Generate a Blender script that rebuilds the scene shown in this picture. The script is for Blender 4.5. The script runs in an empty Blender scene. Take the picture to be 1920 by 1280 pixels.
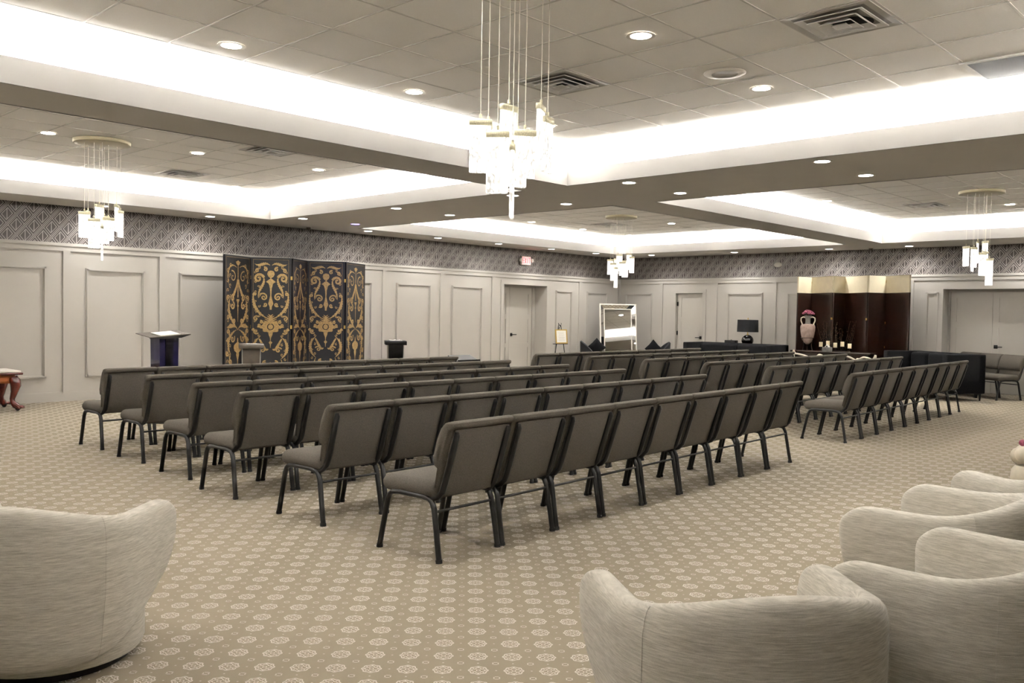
import bpy, math, random
from mathutils import Vector, Matrix
random.seed(7)
S = bpy.context.scene
COL = S.collection
PI = math.pi

# ------------------------------------------------------------------ materials
def lin(c):
    return tuple(((v / 255) / 12.92 if v / 255 <= .04045 else ((v / 255 + .055) / 1.055) ** 2.4) for v in c)

def newmat(name):
    m = bpy.data.materials.new(name); m.use_nodes = True
    nt = m.node_tree; b = nt.nodes['Principled BSDF']
    return m, nt, b

def mat(name, rgb, rough=.6, metal=0., spec=.5, noise=0., nscale=30., bump=0., stretch=(1, 1, 1), coat=0.):
    m, nt, b = newmat(name)
    c = lin(rgb)
    b.inputs['Base Color'].default_value = (*c, 1)
    b.inputs['Roughness'].default_value = rough
    b.inputs['Metallic'].default_value = metal
    b.inputs['Specular IOR Level'].default_value = spec
    b.inputs['Coat Weight'].default_value = coat
    if noise or bump:
        tc = nt.nodes.new('ShaderNodeTexCoord'); mp = nt.nodes.new('ShaderNodeMapping')
        mp.inputs['Scale'].default_value = stretch
        nz = nt.nodes.new('ShaderNodeTexNoise'); nz.inputs['Scale'].default_value = nscale
        nz.inputs['Detail'].default_value = 4
        nt.links.new(tc.outputs['Object'], mp.inputs['Vector']); nt.links.new(mp.outputs[0], nz.inputs['Vector'])
        if noise:
            r = nt.nodes.new('ShaderNodeValToRGB')
            r.color_ramp.elements[0].position = .3; r.color_ramp.elements[1].position = .7
            r.color_ramp.elements[0].color = (*[max(0, v * (1 - noise)) for v in c], 1)
            r.color_ramp.elements[1].color = (*[min(1, v * (1 + noise)) for v in c], 1)
            nt.links.new(nz.outputs['Fac'], r.inputs['Fac']); nt.links.new(r.outputs[0], b.inputs['Base Color'])
        if bump:
            bp = nt.nodes.new('ShaderNodeBump'); bp.inputs['Strength'].default_value = bump
            bp.inputs['Distance'].default_value = .004
            nt.links.new(nz.outputs['Fac'], bp.inputs['Height']); nt.links.new(bp.outputs[0], b.inputs['Normal'])
    return m

def emis(name, rgb, strength):
    m, nt, b = newmat(name)
    b.inputs['Base Color'].default_value = (*lin(rgb), 1)
    b.inputs['Emission Color'].default_value = (*lin(rgb), 1)
    b.inputs['Emission Strength'].default_value = strength
    return m

class NG:
    """tiny helper to write shader maths"""
    def __init__(s, nt): s.nt = nt
    def m(s, op, a, b=None, c=None):
        n = s.nt.nodes.new('ShaderNodeMath'); n.operation = op
        for i, v in enumerate((a, b, c)):
            if v is None: continue
            if isinstance(v, (int, float)): n.inputs[i].default_value = v
            else: s.nt.links.new(v, n.inputs[i])
        return n.outputs[0]
    def pos(s, kind='Object'):
        tc = s.nt.nodes.new('ShaderNodeTexCoord'); sp = s.nt.nodes.new('ShaderNodeSeparateXYZ')
        s.nt.links.new(tc.outputs[kind], sp.inputs[0]); return tc.outputs[kind], sp.outputs
    def mix(s, f, a, b):
        n = s.nt.nodes.new('ShaderNodeMix'); n.data_type = 'RGBA'
        if isinstance(f, (int, float)): n.inputs[0].default_value = f
        else: s.nt.links.new(f, n.inputs[0])
        for i, v in ((6, a), (7, b)):
            if isinstance(v, tuple): n.inputs[i].default_value = (*v[:3], 1)
            else: s.nt.links.new(v, n.inputs[i])
        return n.outputs[2]
    def noise(s, vec, scale, detail=3, stretch=None):
        if stretch:
            mp = s.nt.nodes.new('ShaderNodeMapping'); mp.inputs['Scale'].default_value = stretch
            s.nt.links.new(vec, mp.inputs[0]); vec = mp.outputs[0]
        n = s.nt.nodes.new('ShaderNodeTexNoise'); n.inputs['Scale'].default_value = scale; n.inputs['Detail'].default_value = detail
        s.nt.links.new(vec, n.inputs['Vector']); return n.outputs['Fac']
    def line(s, v, at, w):   # 1 where |v-at| < w
        return s.m('LESS_THAN', s.m('ABSOLUTE', s.m('SUBTRACT', v, at)), w)

def wallpaper(name, axis):
    m, nt, b = newmat(name); g = NG(nt)
    vec, (X, Y, Z) = g.pos()
    u = X if axis == 'x' else g.m('MULTIPLY', Y, -1.0)
    up = g.m('DIVIDE', u, .235); vq = g.m('DIVIDE', Z, .285)
    a = g.m('ADD', up, vq); c = g.m('SUBTRACT', up, vq)
    fr = lambda t: g.m('SUBTRACT', g.m('FRACT', g.m('ADD', t, .5)), .5)
    fa, fc = fr(a), fr(c)
    aa, ac = g.m('ABSOLUTE', fa), g.m('ABSOLUTE', fc)
    band = g.m('GREATER_THAN', ac, .43)
    lb = g.line(ac, .5, .024)
    mx = g.m('MAXIMUM', aa, g.m('MULTIPLY', ac, 1.25))
    ld = g.m('MAXIMUM', g.line(mx, .5, .024), g.line(mx, .335, .026))
    uu = g.m('ABSOLUTE', g.m('ADD', fa, fc))
    lv = g.m('MULTIPLY', g.m('LESS_THAN', uu, .045), g.m('LESS_THAN', mx, .335))
    ld = g.m('MAXIMUM', ld, lv)
    f = g.m('ADD', g.m('MULTIPLY', band, lb), g.m('MULTIPLY', g.m('SUBTRACT', 1.0, band), ld))
    nz = g.noise(vec, 160, 2)
    dark = g.mix(nz, lin((60, 53, 51)), lin((72, 64, 61)))
    col = g.mix(f, dark, lin((168, 162, 156)))
    nt.links.new(col, b.inputs['Base Color'])
    b.inputs['Roughness'].default_value = .42
    return m

def carpet():
    m, nt, b = newmat('patterned_carpet'); g = NG(nt)
    vec, (X, Y, Z) = g.pos()
    PX, PY = .195, .205
    def cell(ox, oy):
        u = g.m('SUBTRACT', g.m('FRACT', g.m('ADD', g.m('DIVIDE', g.m('SUBTRACT', X, 1.934 + ox), PX), .5)), .5)
        v = g.m('SUBTRACT', g.m('FRACT', g.m('ADD', g.m('DIVIDE', g.m('SUBTRACT', Y, 2.958 + oy), PY), .5)), .5)
        return g.m('MULTIPLY', u, PX), g.m('MULTIPLY', v, PY)
    def medal(ox, oy):
        u, v = cell(ox, oy)
        r = g.m('SQRT', g.m('ADD', g.m('MULTIPLY', u, u), g.m('MULTIPLY', v, v)))
        th = g.m('ARCTAN2', v, u)
        lob = g.m('MULTIPLY', g.m('COSINE', g.m('MULTIPLY', th, 8.0)), .0025)
        ring = g.line(g.m('SUBTRACT', r, lob), .0365, .0026)
        lob2 = g.m('MULTIPLY', g.m('COSINE', g.m('MULTIPLY', th, 4.0)), .0045)
        ring2 = g.line(g.m('ADD', r, lob2), .022, .0024)
        core = g.line(g.m('ADD', g.m('ABSOLUTE', u), g.m('ABSOLUTE', v)), .010, .0022)
        sp = g.m('MULTIPLY', g.m('GREATER_THAN', g.m('COSINE', g.m('MULTIPLY', th, 8.0)), .72), g.line(r, .029, .005))
        return g.m('MAXIMUM', g.m('MAXIMUM', ring, ring2), g.m('MAXIMUM', core, sp))
    def small(ox, oy):
        u, v = cell(ox, oy)
        d = g.m('ADD', g.m('ABSOLUTE', u), g.m('ABSOLUTE', v))
        q = g.m('MAXIMUM', g.m('ABSOLUTE', u), g.m('ABSOLUTE', v))
        r1 = g.m('MULTIPLY', g.line(d, .015, .0035), g.m('GREATER_THAN', g.m('MINIMUM', g.m('ABSOLUTE', u), g.m('ABSOLUTE', v)), .002))
        return g.m('MULTIPLY', r1, .8)
    def dot(ox, oy):
        u, v = cell(ox, oy)
        return g.m('MULTIPLY', g.m('LESS_THAN', g.m('ADD', g.m('ABSOLUTE', u), g.m('ABSOLUTE', v)), .005), .7)
    f = g.m('MAXIMUM', medal(0, 0), medal(PX / 2, PY / 2))
    f = g.m('MAXIMUM', f, g.m('MAXIMUM', small(PX / 2, 0), small(0, PY / 2)))
    for o in ((PX / 4, PY / 4), (-PX / 4, PY / 4)):
        f = g.m('MAXIMUM', f, g.m('MAXIMUM', dot(*o), dot(o[0] + PX / 2, o[1] + PY / 2)))
    fib = g.noise(vec, 420, 2)
    f = g.m('MULTIPLY', f, g.m('ADD', .45, g.m('MULTIPLY', fib, .75)))
    wear = g.noise(vec, 1.3, 3)
    base = g.mix(fib, lin((110, 100, 84)), lin((134, 124, 106)))
    base2 = g.mix(wear, base, lin((128, 118, 101)))
    col = g.mix(f, base2, lin((206, 199, 190)))
    nt.links.new(col, b.inputs['Base Color'])
    b.inputs['Roughness'].default_value = .95; b.inputs['Specular IOR Level'].default_value = .15
    bp = nt.nodes.new('ShaderNodeBump'); bp.inputs['Strength'].default_value = .35; bp.inputs['Distance'].default_value = .003
    nt.links.new(g.m('ADD', fib, g.m('MULTIPLY', f, .6)), bp.inputs['Height']); nt.links.new(bp.outputs[0], b.inputs['Normal'])
    return m

def linen():
    m, nt, b = newmat('oatmeal_linen_weave'); g = NG(nt)
    vec, _ = g.pos()
    n1 = g.noise(vec, 60, 4, (.35, .35, 5.5)); n2 = g.noise(vec, 500, 2); n3 = g.noise(vec, 9, 3, (.4, .4, 6))
    t = g.m('ADD', g.m('MULTIPLY', n1, .6), g.m('ADD', g.m('MULTIPLY', n2, .25), g.m('MULTIPLY', n3, .25)))
    r = nt.nodes.new('ShaderNodeValToRGB')
    r.color_ramp.elements[0].position = .40; r.color_ramp.elements[1].position = .70
    r.color_ramp.elements[0].color = (*lin((170, 164, 151)), 1); r.color_ramp.elements[1].color = (*lin((221, 215, 204)), 1)
    nt.links.new(t, r.inputs[0]); nt.links.new(r.outputs[0], b.inputs['Base Color'])
    b.inputs['Roughness'].default_value = .9; b.inputs['Specular IOR Level'].default_value = .2
    b.inputs['Sheen Weight'].default_value = .2
    bp = nt.nodes.new('ShaderNodeBump'); bp.inputs['Strength'].default_value = .4; bp.inputs['Distance'].default_value = .003
    nt.links.new(t, bp.inputs['Height']); nt.links.new(bp.outputs[0], b.inputs['Normal'])
    return m

def woven(name, c0, c1):
    m, nt, b = newmat(name); g = NG(nt)
    vec, _ = g.pos()
    n1 = g.noise(vec, 150, 2, (1, 1, 2.6)); n2 = g.noise(vec, 420, 1)
    t = g.m('ADD', g.m('MULTIPLY', n1, .5), g.m('MULTIPLY', n2, .5))
    r = nt.nodes.new('ShaderNodeValToRGB')
    r.color_ramp.elements[0].position = .36; r.color_ramp.elements[1].position = .64
    r.color_ramp.elements[0].color = (*lin(c0), 1); r.color_ramp.elements[1].color = (*lin(c1), 1)
    nt.links.new(t, r.inputs[0]); nt.links.new(r.outputs[0], b.inputs['Base Color'])
    b.inputs['Roughness'].default_value = .92; b.inputs['Specular IOR Level'].default_value = .15
    bp = nt.nodes.new('ShaderNodeBump'); bp.inputs['Strength'].default_value = .25; bp.inputs['Distance'].default_value = .002
    nt.links.new(t, bp.inputs['Height']); nt.links.new(bp.outputs[0], b.inputs['Normal'])
    return m

def glass_glow(name, strength):
    m, nt, b = newmat(name); g = NG(nt)
    vec, _ = g.pos()
    vo = nt.nodes.new('ShaderNodeTexVoronoi'); vo.inputs['Scale'].default_value = 75
    mp = nt.nodes.new('ShaderNodeMapping'); mp.inputs['Scale'].default_value = (1, 1, .45); mp.inputs['Rotation'].default_value = (0, .5, 0)
    nt.links.new(vec, mp.inputs[0]); nt.links.new(mp.outputs[0], vo.inputs['Vector'])
    d = g.m('MULTIPLY', vo.outputs['Distance'], 1.0)
    b.inputs['Base Color'].default_value = (.9, .9, .88, 1)
    b.inputs['Roughness'].default_value = .15
    b.inputs['Emission Color'].default_value = (1, .97, .93, 1)
    st = g.m('MAXIMUM', .12, g.m('MULTIPLY', g.m('SUBTRACT', 1.1, g.m('MULTIPLY', d, 1.35)), strength))
    nt.links.new(st, b.inputs['Emission Strength'])
    bp = nt.nodes.new('ShaderNodeBump'); bp.inputs['Strength'].default_value = .8; bp.inputs['Distance'].default_value = .01
    nt.links.new(d, bp.inputs['Height']); nt.links.new(bp.outputs[0], b.inputs['Normal'])
    return m

M = dict(
    wall=mat('greige_wall_paint', (178, 173, 165), .55, noise=.012, nscale=3, bump=.03),
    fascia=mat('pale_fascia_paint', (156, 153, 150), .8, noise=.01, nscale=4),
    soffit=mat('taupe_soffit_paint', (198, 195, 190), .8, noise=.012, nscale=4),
    white=mat('white_ceiling_paint', (228, 226, 223), .8, noise=.01, nscale=4),
    tile=mat('mineral_ceiling_tile', (234, 231, 225), .9, noise=.04, nscale=260, bump=.25),
    tbar=mat('grey_ceiling_grid', (190, 186, 178), .5, noise=.01),
    paperx=wallpaper('lozenge_wallpaper_left', 'x'), papery=wallpaper('lozenge_wallpaper_right', 'y'),
    carpet=carpet(), linen=linen(),
    fabric=woven('taupe_chair_fabric', (69, 65, 59), (98, 92, 84)),
    frame=mat('black_brown_powder_coat', (14, 13, 12), .42, .1, noise=.1, nscale=90),
    foot=mat('black_rubber', (22, 21, 20), .7),
    lacquer=mat('black_lacquer', (20, 20, 24), .45, 0, .4, noise=.15, nscale=12),
    gold=mat('worn_gold_leaf', (160, 132, 84), .55, .25, noise=.28, nscale=45),
    hinge=mat('brass', (196, 164, 92), .35, .9),
    walnut=mat('dark_espresso_veneer', (38, 21, 14), .25, 0, .5, noise=.3, nscale=7, stretch=(6, 6, .5), coat=.3),
    parch=mat('cream_parchment', (226, 214, 186), .5, noise=.04, nscale=9),
    mahog=mat('red_mahogany', (84, 28, 18), .25, noise=.25, nscale=14, stretch=(1, 1, 4), coat=.4),
    orange_wood=mat('amber_wood', (134, 72, 30), .3, noise=.2, nscale=10, stretch=(.6, 6, 6), coat=.3),
    marble=mat('white_marble_top', (232, 224, 214), .3, noise=.03, nscale=5),
    black=mat('black_velvet', (20, 20, 22), .95, 0, .2, noise=.3, nscale=60),
    charcoal=mat('charcoal_upholstery', (32, 33, 36), .9, noise=.2, nscale=80),
    navy=mat('navy_gloss_acrylic', (24, 22, 52), .12, noise=.1, nscale=3, coat=.5),
    darkgloss=mat('black_gloss_panel', (12, 12, 14), .1, coat=.4),
    silver=mat('brushed_silver', (170, 168, 162), .3, .8, noise=.05, nscale=60),
    greyacr=mat('smoky_grey_acrylic', (88, 80, 71), .25, noise=.12, nscale=14),
    champagne=mat('champagne_metal', (150, 140, 112), .5, .4, noise=.06, nscale=120),
    pewter=mat('pale_silver_frame', (218, 214, 204), .35, .5, noise=.04, nscale=80),
    mirror=mat('mirror_glass', (240, 240, 238), .015, 1.0),
    paper=mat('white_paper', (240, 238, 232), .8),
    cream=mat('cream_wax', (232, 220, 188), .5, noise=.05, nscale=20),
    clay=mat('weathered_terracotta', (158, 138, 128), .85, noise=.22, nscale=16, bump=.5),
    claygrey=mat('grey_weathered_clay', (112, 110, 106), .85, noise=.25, nscale=20, bump=.5),
    bone=mat('bone_white_wood', (226, 216, 196), .5, noise=.06, nscale=20),
    pink=mat('dusty_pink_petal', (160, 84, 108), .8, noise=.35, nscale=60),
    twig=mat('dark_iron_twig', (38, 30, 24), .5, .5),
    bead=mat('smoke_glass_bead', (120, 104, 84), .1, .6),
    door=mat('greige_door_paint', (182, 177, 168), .45, noise=.012, nscale=3),
    iron=mat('black_iron', (24, 23, 22), .45, .6),
    plastic=mat('white_plastic', (214, 209, 200), .45),
    ventgrey=mat('grey_vent_metal', (168, 163, 154), .45, .2),
    ventback=mat('vent_inner_metal', (128, 122, 112), .5, .2, noise=.1, nscale=8),
    grille=mat('dark_mesh_grille', (52, 50, 48), .6, .2, noise=.1, nscale=200),
    voidm=mat('dark_duct', (24, 24, 24), .9),
    disc=emis('downlight_lens', (255, 248, 238), 14.0),
    discp=emis('violet_downlight_lens', (150, 120, 255), 5.0),
    led=emis('led_tape', (255, 244, 228), 10.0),
    glow=glass_glow('hammered_glass_lit', .95),
    capm=mat('pale_gold_flecked_cap', (222, 215, 186), .5, .1, noise=.2, nscale=160),
    exitred=emis('exit_letter_red', (255, 60, 66), 1.6),
    signpink=emis('exit_face_lit', (255, 186, 182), .45),
    wire=mat('silver_wire', (196, 190, 178), .35, .6),
)

# ------------------------------------------------------------------ mesh builder
class MB:
    def __init__(s): s.v = []; s.f = []; s.mi = []; s.smooth = []
    def add(s, vs, fs, mi=0, sm=False, mtx=None):
        o = len(s.v)
        s.v += [tuple(mtx @ Vector(p)) for p in vs] if mtx else [tuple(p) for p in vs]
        for f in fs: s.f.append(tuple(i + o for i in f)); s.mi.append(mi); s.smooth.append(sm)
        return s
    def box(s, x0, x1, y0, y1, z0, z1, mi=0, mtx=None):
        vs = [(x, y, z) for z in (z0, z1) for y in (y0, y1) for x in (x0, x1)]
        return s.add(vs, [(0, 2, 3, 1), (4, 5, 7, 6), (0, 1, 5, 4), (2, 6, 7, 3), (0, 4, 6, 2), (1, 3, 7, 5)], mi, False, mtx)
    def rbox(s, x0, x1, y0, y1, z0, z1, r=.02, n=3, mi=0, fn=None, mtx=None):
        """box with rounded edges"""
        c = [(x0 + x1) / 2, (y0 + y1) / 2, (z0 + z1) / 2]; h = [(x1 - x0) / 2, (y1 - y0) / 2, (z1 - z0) / 2]
        r = min(r, *[v * .98 for v in h])
        t = [i / n * PI / 2 for i in range(n + 1)]
        vs = []; fs = []
        # parametrise every face by a grid of (angle or inner) steps, as a sphere of 8 corners pulled apart
        lat = [-PI / 2 + k * PI / (2 * n) for k in range(n + 1)] + [k * PI / (2 * n) for k in range(n + 1)]
        sz = [-1] * (n + 1) + [1] * (n + 1)
        lon = []; sx = []; sy = []
        for q, (a, b) in enumerate(((1, 1), (-1, 1), (-1, -1), (1, -1))):
            for k in range(n + 1): lon.append(q * PI / 2 + k * PI / (2 * n)); sx.append(a); sy.append(b)
        L = len(lon)
        for i, la in enumerate(lat):
            for j, lo in enumerate(lon):
                p = (c[0] + sx[j] * (h[0] - r) + r * math.cos(la) * math.cos(lo),
                     c[1] + sy[j] * (h[1] - r) + r * math.cos(la) * math.sin(lo),
                     c[2] + sz[i] * (h[2] - r) + r * math.sin(la))
                vs.append(fn(p) if fn else p)
        for i in range(len(lat) - 1):
            for j in range(L):
                fs.append((i * L + j, i * L + (j + 1) % L, (i + 1) * L + (j + 1) % L, (i + 1) * L + j))
        fs.append(tuple(reversed(range(L)))); fs.append(tuple((len(lat) - 1) * L + j for j in range(L)))
        return s.add(vs, fs, mi, True, mtx)
    def tube(s, pts, r, n=8, mi=0, ry=None, cap=True, mtx=None):
        """swept tube; r may be a list; ry flattens the section along the sweep binormal"""
        P = [Vector(p) for p in pts]; rs = r if isinstance(r, (list, tuple)) else [r] * len(P)
        vs = []; fs = []; prev = None
        for i, p in enumerate(P):
            d = (P[min(i + 1, len(P) - 1)] - P[max(i - 1, 0)]).normalized()
            if prev is None:
                a = Vector((1, 0, 0)) if abs(d.x) < .8 else Vector((0, 1, 0))
                a = (a - d * a.dot(d)).normalized()
            else: a = (prev - d * prev.dot(d)).normalized()
            prev = a; b = d.cross(a)
            k = (ry if ry else 1.0)
            for j in range(n):
                t = 2 * PI * j / n
                vs.append(p + a * (rs[i] * math.cos(t)) + b * (rs[i] * k * math.sin(t)))
        for i in range(len(P) - 1):
            for j in range(n):
                fs.append((i * n + j, i * n + (j + 1) % n, (i + 1) * n + (j + 1) % n, (i + 1) * n + j))
        if cap: fs.append(tuple(reversed(range(n)))); fs.append(tuple((len(P) - 1) * n + j for j in range(n)))
        return s.add(vs, fs, mi, True, mtx)
    def lathe(s, prof, n=24, cx=0, cy=0, mi=0, cap=True, mtx=None, fn=None):
        vs = []; fs = []
        for r, z in prof:
            for j in range(n):
                t = 2 * PI * j / n
                p = (cx + r * math.cos(t), cy + r * math.sin(t), z)
                vs.append(fn(p) if fn else p)
        for i in range(len(prof) - 1):
            for j in range(n):
                fs.append((i * n + j, i * n + (j + 1) % n, (i + 1) * n + (j + 1) % n, (i + 1) * n + j))
        if cap: fs.append(tuple(reversed(range(n)))); fs.append(tuple((len(prof) - 1) * n + j for j in range(n)))
        return s.add(vs, fs, mi, True, mtx)
    def prism(s, poly, y0, y1, mi=0, mtx=None):
        """polygon in (x,z) extruded along y"""
        n = len(poly); vs = [(x, y0, z) for x, z in poly] + [(x, y1, z) for x, z in poly]
        fs = [tuple(range(n)), tuple(reversed(range(n, 2 * n)))] + [(i, i + n, (i + 1) % n + n, (i + 1) % n) for i in range(n)]
        return s.add(vs, fs, mi, False, mtx)
    def ball(s, c, r, n=10, mi=0, sc=(1, 1, 1)):
        prof = [(max(.0005, r * math.cos(a)), r * math.sin(a)) for a in [-PI / 2 + k * PI / (n // 2 + 2) for k in range(n // 2 + 3)]]
        return s.lathe(prof, n, 0, 0, mi, True, Matrix.Translation(c) @ Matrix.Diagonal((*sc, 1)))
    def build(s, name, mats, parent=None, kind=None, auto=False):
        me = bpy.data.meshes.new(name); me.from_pydata(s.v, [], s.f)
        for m in (mats if isinstance(mats, (list, tuple)) else [mats]): me.materials.append(m)
        me.polygons.foreach_set('material_index', s.mi); me.polygons.foreach_set('use_smooth', s.smooth)
        me.validate(); me.update()
        if any(s.smooth): me.set_sharp_from_angle(angle=math.radians(50))
        o = bpy.data.objects.new(name, me); COL.objects.link(o)
        if parent: o.parent = parent
        if kind: o['kind'] = kind
        return o

def tag(o, label, cat, group=None):
    o['label'] = label; o['category'] = cat
    if group: o['group'] = group
    return o
def thing(name, label, cat, loc=(0, 0, 0), rz=0, group=None):
    o = bpy.data.objects.new(name, None); COL.objects.link(o); o.empty_display_size = .1
    o.location = loc; o.rotation_euler = (0, 0, rz)
    return tag(o, label, cat, group)
def copy_tree(o, parent=None):
    c = o.copy(); COL.objects.link(c); c.parent = parent
    for ch in list(o.children): copy_tree(ch, c)
    return c
def RZ(a): return Matrix.Rotation(a, 4, 'Z')
def T(x, y, z): return Matrix.Translation((x, y, z))

# ------------------------------------------------------------------ room dimensions (metres)
X0, X1, X2, X3 = .08, 7.757, 9.518, 17.195
Y0, Y1, Y2, Y3 = .84, 6.514, 7.173, 12.849
XB, YA = 18.666, 13.776
XN, YN = -1.6, -1.3                       # near walls, behind the camera
K = .94                                    # ceiling plane sits this much closer than the first estimate
ZS, ZF, ZT, ZW = 2.893, 3.071, 1.42 + 1.978 * K, 2.322
G = .6096 * K

# camera
cam = bpy.data.cameras.new('camera'); co = bpy.data.objects.new('camera', cam); COL.objects.link(co)
cam.sensor_width = 36; cam.lens = 1643.35 / 1920 * 36; cam.clip_start = .05; cam.clip_end = 100
r_, u_, f_ = Vector((.68766699, -.72582864, .01693795)), Vector((.01176388, .03446591, .99933664)), Vector((.72593093, .68701156, -.03223963))
co.matrix_world = Matrix(((r_.x, u_.x, -f_.x, 0), (r_.y, u_.y, -f_.y, 0), (r_.z, u_.z, -f_.z, 1.42), (0, 0, 0, 1)))
S.camera = co

# ------------------------------------------------------------------ floor and walls
MB().box(XN - .1, XB + .6, YN - .1, YA + .6, -.08, 0).build('floor', M['carpet'], kind='structure')

AX0, AX1, AH = 14.25, 15.72, 2.075      # alcove in the left wall
BY0, BY1, BH = 4.19, 5.81, 2.045        # alcove in the right wall
DY0, DY1, DH = 11.30, 12.06, 1.985      # single door opening in the right wall
w = MB()
for x0, x1 in ((XN, AX0), (AX1, XB)): w.box(x0, x1, YA, YA + .12, 0, ZW)
w.box(AX0, AX1, YA, YA + .12, AH, ZW)
w.box(AX0 - .1, AX0, YA + .12, YA + .5, 0, AH); w.box(AX1, AX1 + .1, YA + .12, YA + .5, 0, AH)
w.box(AX0 - .1, AX1 + .1, YA + .12, YA + .5, AH, AH + .08); w.box(AX0 - .1, AX1 + .1, YA + .43, YA + .5, 0, AH)
w.box(XN, XB, YA, YA + .12, ZW, ZT + .1, 1)
w.build('wall_left', [M['wall'], M['paperx']], kind='structure')
w = MB()
for y0, y1 in ((YN, BY0), (BY1, DY0), (DY1, YA + .12)): w.box(XB, XB + .12, y0, y1, 0, ZW)
w.box(XB, XB + .12, BY0, BY1, BH, ZW); w.box(XB, XB + .12, DY0, DY1, DH, ZW)
w.box(XB + .12, XB + .45, BY0 - .1, BY0, 0, BH); w.box(XB + .12, XB + .45, BY1, BY1 + .1, 0, BH)
w.box(XB + .12, XB + .45, BY0 - .1, BY1 + .1, BH, BH + .08); w.box(XB + .40, XB + .45, BY0, BY1, 0, BH)
w.box(XB + .12, XB + .2, DY0 - .05, DY1 + .05, 0, DH + .05)
w.box(XB, XB + .12, YN, YA + .12, ZW, ZT + .1, 1)
w.build('wall_right', [M['wall'], M['papery']], kind='structure')
MB().box(XN - .1, XN, YN, YA + .12, 0, ZT + .1).build('wall_near', M['wall'], kind='structure')
MB().box(XN - .1, XB + .12, YN - .1, YN, 0, ZT + .1).build('wall_back', M['wall'], kind='structure')

# panelling: u = coordinate along the wall, d = depth out of the wall
def panelling(mk, stiles, boxes, skips, lo, hi, ZR=2.225):
    t = MB()
    def bar(u0, u1, z0, z1, d): t.box(*mk(u0, u1, d), z0, z1)
    bar(lo, hi, ZR, ZW, .026); bar(lo, hi, ZW - .022, ZW + .012, .045); bar(lo, hi, ZW + .012, ZW + .022, .03)
    for s in stiles: bar(s - .05, s + .05, .12, ZR, .026)
    for a, b in boxes:
        a, b = min(a, b), max(a, b)
        for z0, z1 in ((.35, .395), (1.945, 1.99)): bar(a, b, z0, z1, .018); bar(a + .006, b - .006, z0 + .010, z1 - .010, .036)
        for u0, u1 in ((a, a + .045), (b - .045, b)): bar(u0, u1, .395, 1.945, .018); bar(u0 + .010, u1 - .010, .36, 1.98, .036)
    return t
mkA = lambda a, b, d: (a, b, YA - d, YA)
mkB = lambda a, b, d: (XB - d, XB, a, b)
t = panelling(mkA, [.6, 2.0, 3.42, 4.905, 6.36, 7.83, 9.35, 10.85, 12.375, 13.91, 16.975, 18.61],
              [(.85, 1.75), (2.28, 3.15), (3.73, 4.63), (5.18, 6.08), (6.64, 7.55), (8.12, 9.05), (9.63, 10.55), (11.15, 12.07), (12.66, 13.57), (16.05, 16.66), (17.25, 18.07)], None, XN, XB)
for a, b in ((AX0 - .09, AX0), (AX1, AX1 + .09)): t.box(a, b, YA - .022, YA, 0, AH + .09)
t.box(AX0, AX1, YA - .022, YA, AH, AH + .09)
t.build('trim_1', M['wall'], kind='structure')
t = panelling(mkB, [12.5, 10.955, 9.435, 7.93, 6.43, 3.57, 2.05, .55],
              [(13.61, 12.78), (10.63, 9.72), (9.13, 8.22), (7.62, 6.72), (6.14, 5.89), (4.11, 3.86), (3.27, 2.37), (1.75, .85)], None, YN, YA)
for a, b in ((BY0 - .09, BY0), (BY1, BY1 + .09)): t.box(XB - .022, XB, a, b, 0, BH + .09)
t.box(XB - .022, XB, BY0, BY1, BH, BH + .09)
for a, b in ((DY0 - .09, DY0), (DY1, DY1 + .09)): t.box(XB - .022, XB, a, b, 0, DH + .09)
t.box(XB - .022, XB, DY0, DY1, DH, DH + .09)
t.build('trim_2', M['wall'], kind='structure')
t = MB()
for a, b in ((XN, AX0 - .09), (AX1 + .09, XB)): t.box(a, b, YA - .02, YA, 0, .125).box(a, b, YA - .014, YA, .125, .14)
t.build('baseboard_left', M['wall'], kind='structure')
t = MB()
for a, b in ((YN, BY0 - .09), (BY1 + .09, DY0 - .09), (DY1 + .09, YA)): t.box(XB - .02, XB, a, b, 0, .125).box(XB - .014, XB, a, b, .125, .14)
t.build('baseboard_right', M['wall'], kind='structure')

# doors: leaf in local x (width) / z, face towards -y
def door_leaf(mb, w, h, mtx, rows=((.12, .62), (.72, 1.28), (1.40, 1.88))):
    mb.box(0, w, .012, .04, .008, h, 0, mtx)
    zs = [.008] + [z for r in rows for z in r] + [h]
    s = .11
    mb.box(0, s, 0, .012, .008, h, 0, mtx); mb.box(w - s, w, 0, .012, .008, h, 0, mtx)
    for k in range(0, len(zs), 2): mb.box(s, w - s, 0, .012, zs[k], zs[k + 1], 0, mtx)
def lever(parent, mtx, sgn=1, name='door_handle'):
    h = MB(); h.rbox(-.035, .035, -.014, 0, -.035, .035, .006, 2, 0, None, mtx)
    h.tube([(0, -.01, 0), (0, -.045, 0), (sgn * .02, -.055, 0), (sgn * .125, -.055, 0)], .0095, 8, 0, None, True, mtx)
    return h.build(name, M['iron'], parent)
dz = 2.0
for n, (x0, wd, hd) in enumerate(((14.29, .56, None), (14.855, .765, .07))):
    mb = MB(); mt = T(x0, YA + .385, 0); door_leaf(mb, wd, 2.03, mt)
    d = mb.build('door_%d' % (n + 1), M['door'], kind='structure')
    if hd: lever(d, T(x0 + hd, YA + .385, .92), 1)
for n, (y1, hd) in enumerate(((5.77, None), (4.995, .07))):
    mb = MB(); mt = T(XB + .355, y1, 0) @ RZ(-PI / 2); door_leaf(mb, .77, 2.0, mt)
    d = mb.build('door_%d' % (n + 3), M['door'], kind='structure')
    if hd: lever(d, T(XB + .355, y1 - hd, .92) @ RZ(-PI / 2), 1)
mb = MB(); mt = T(XB + .06, DY1 - .005, 0) @ RZ(-PI / 2); door_leaf(mb, .75, 1.975, mt)
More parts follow.
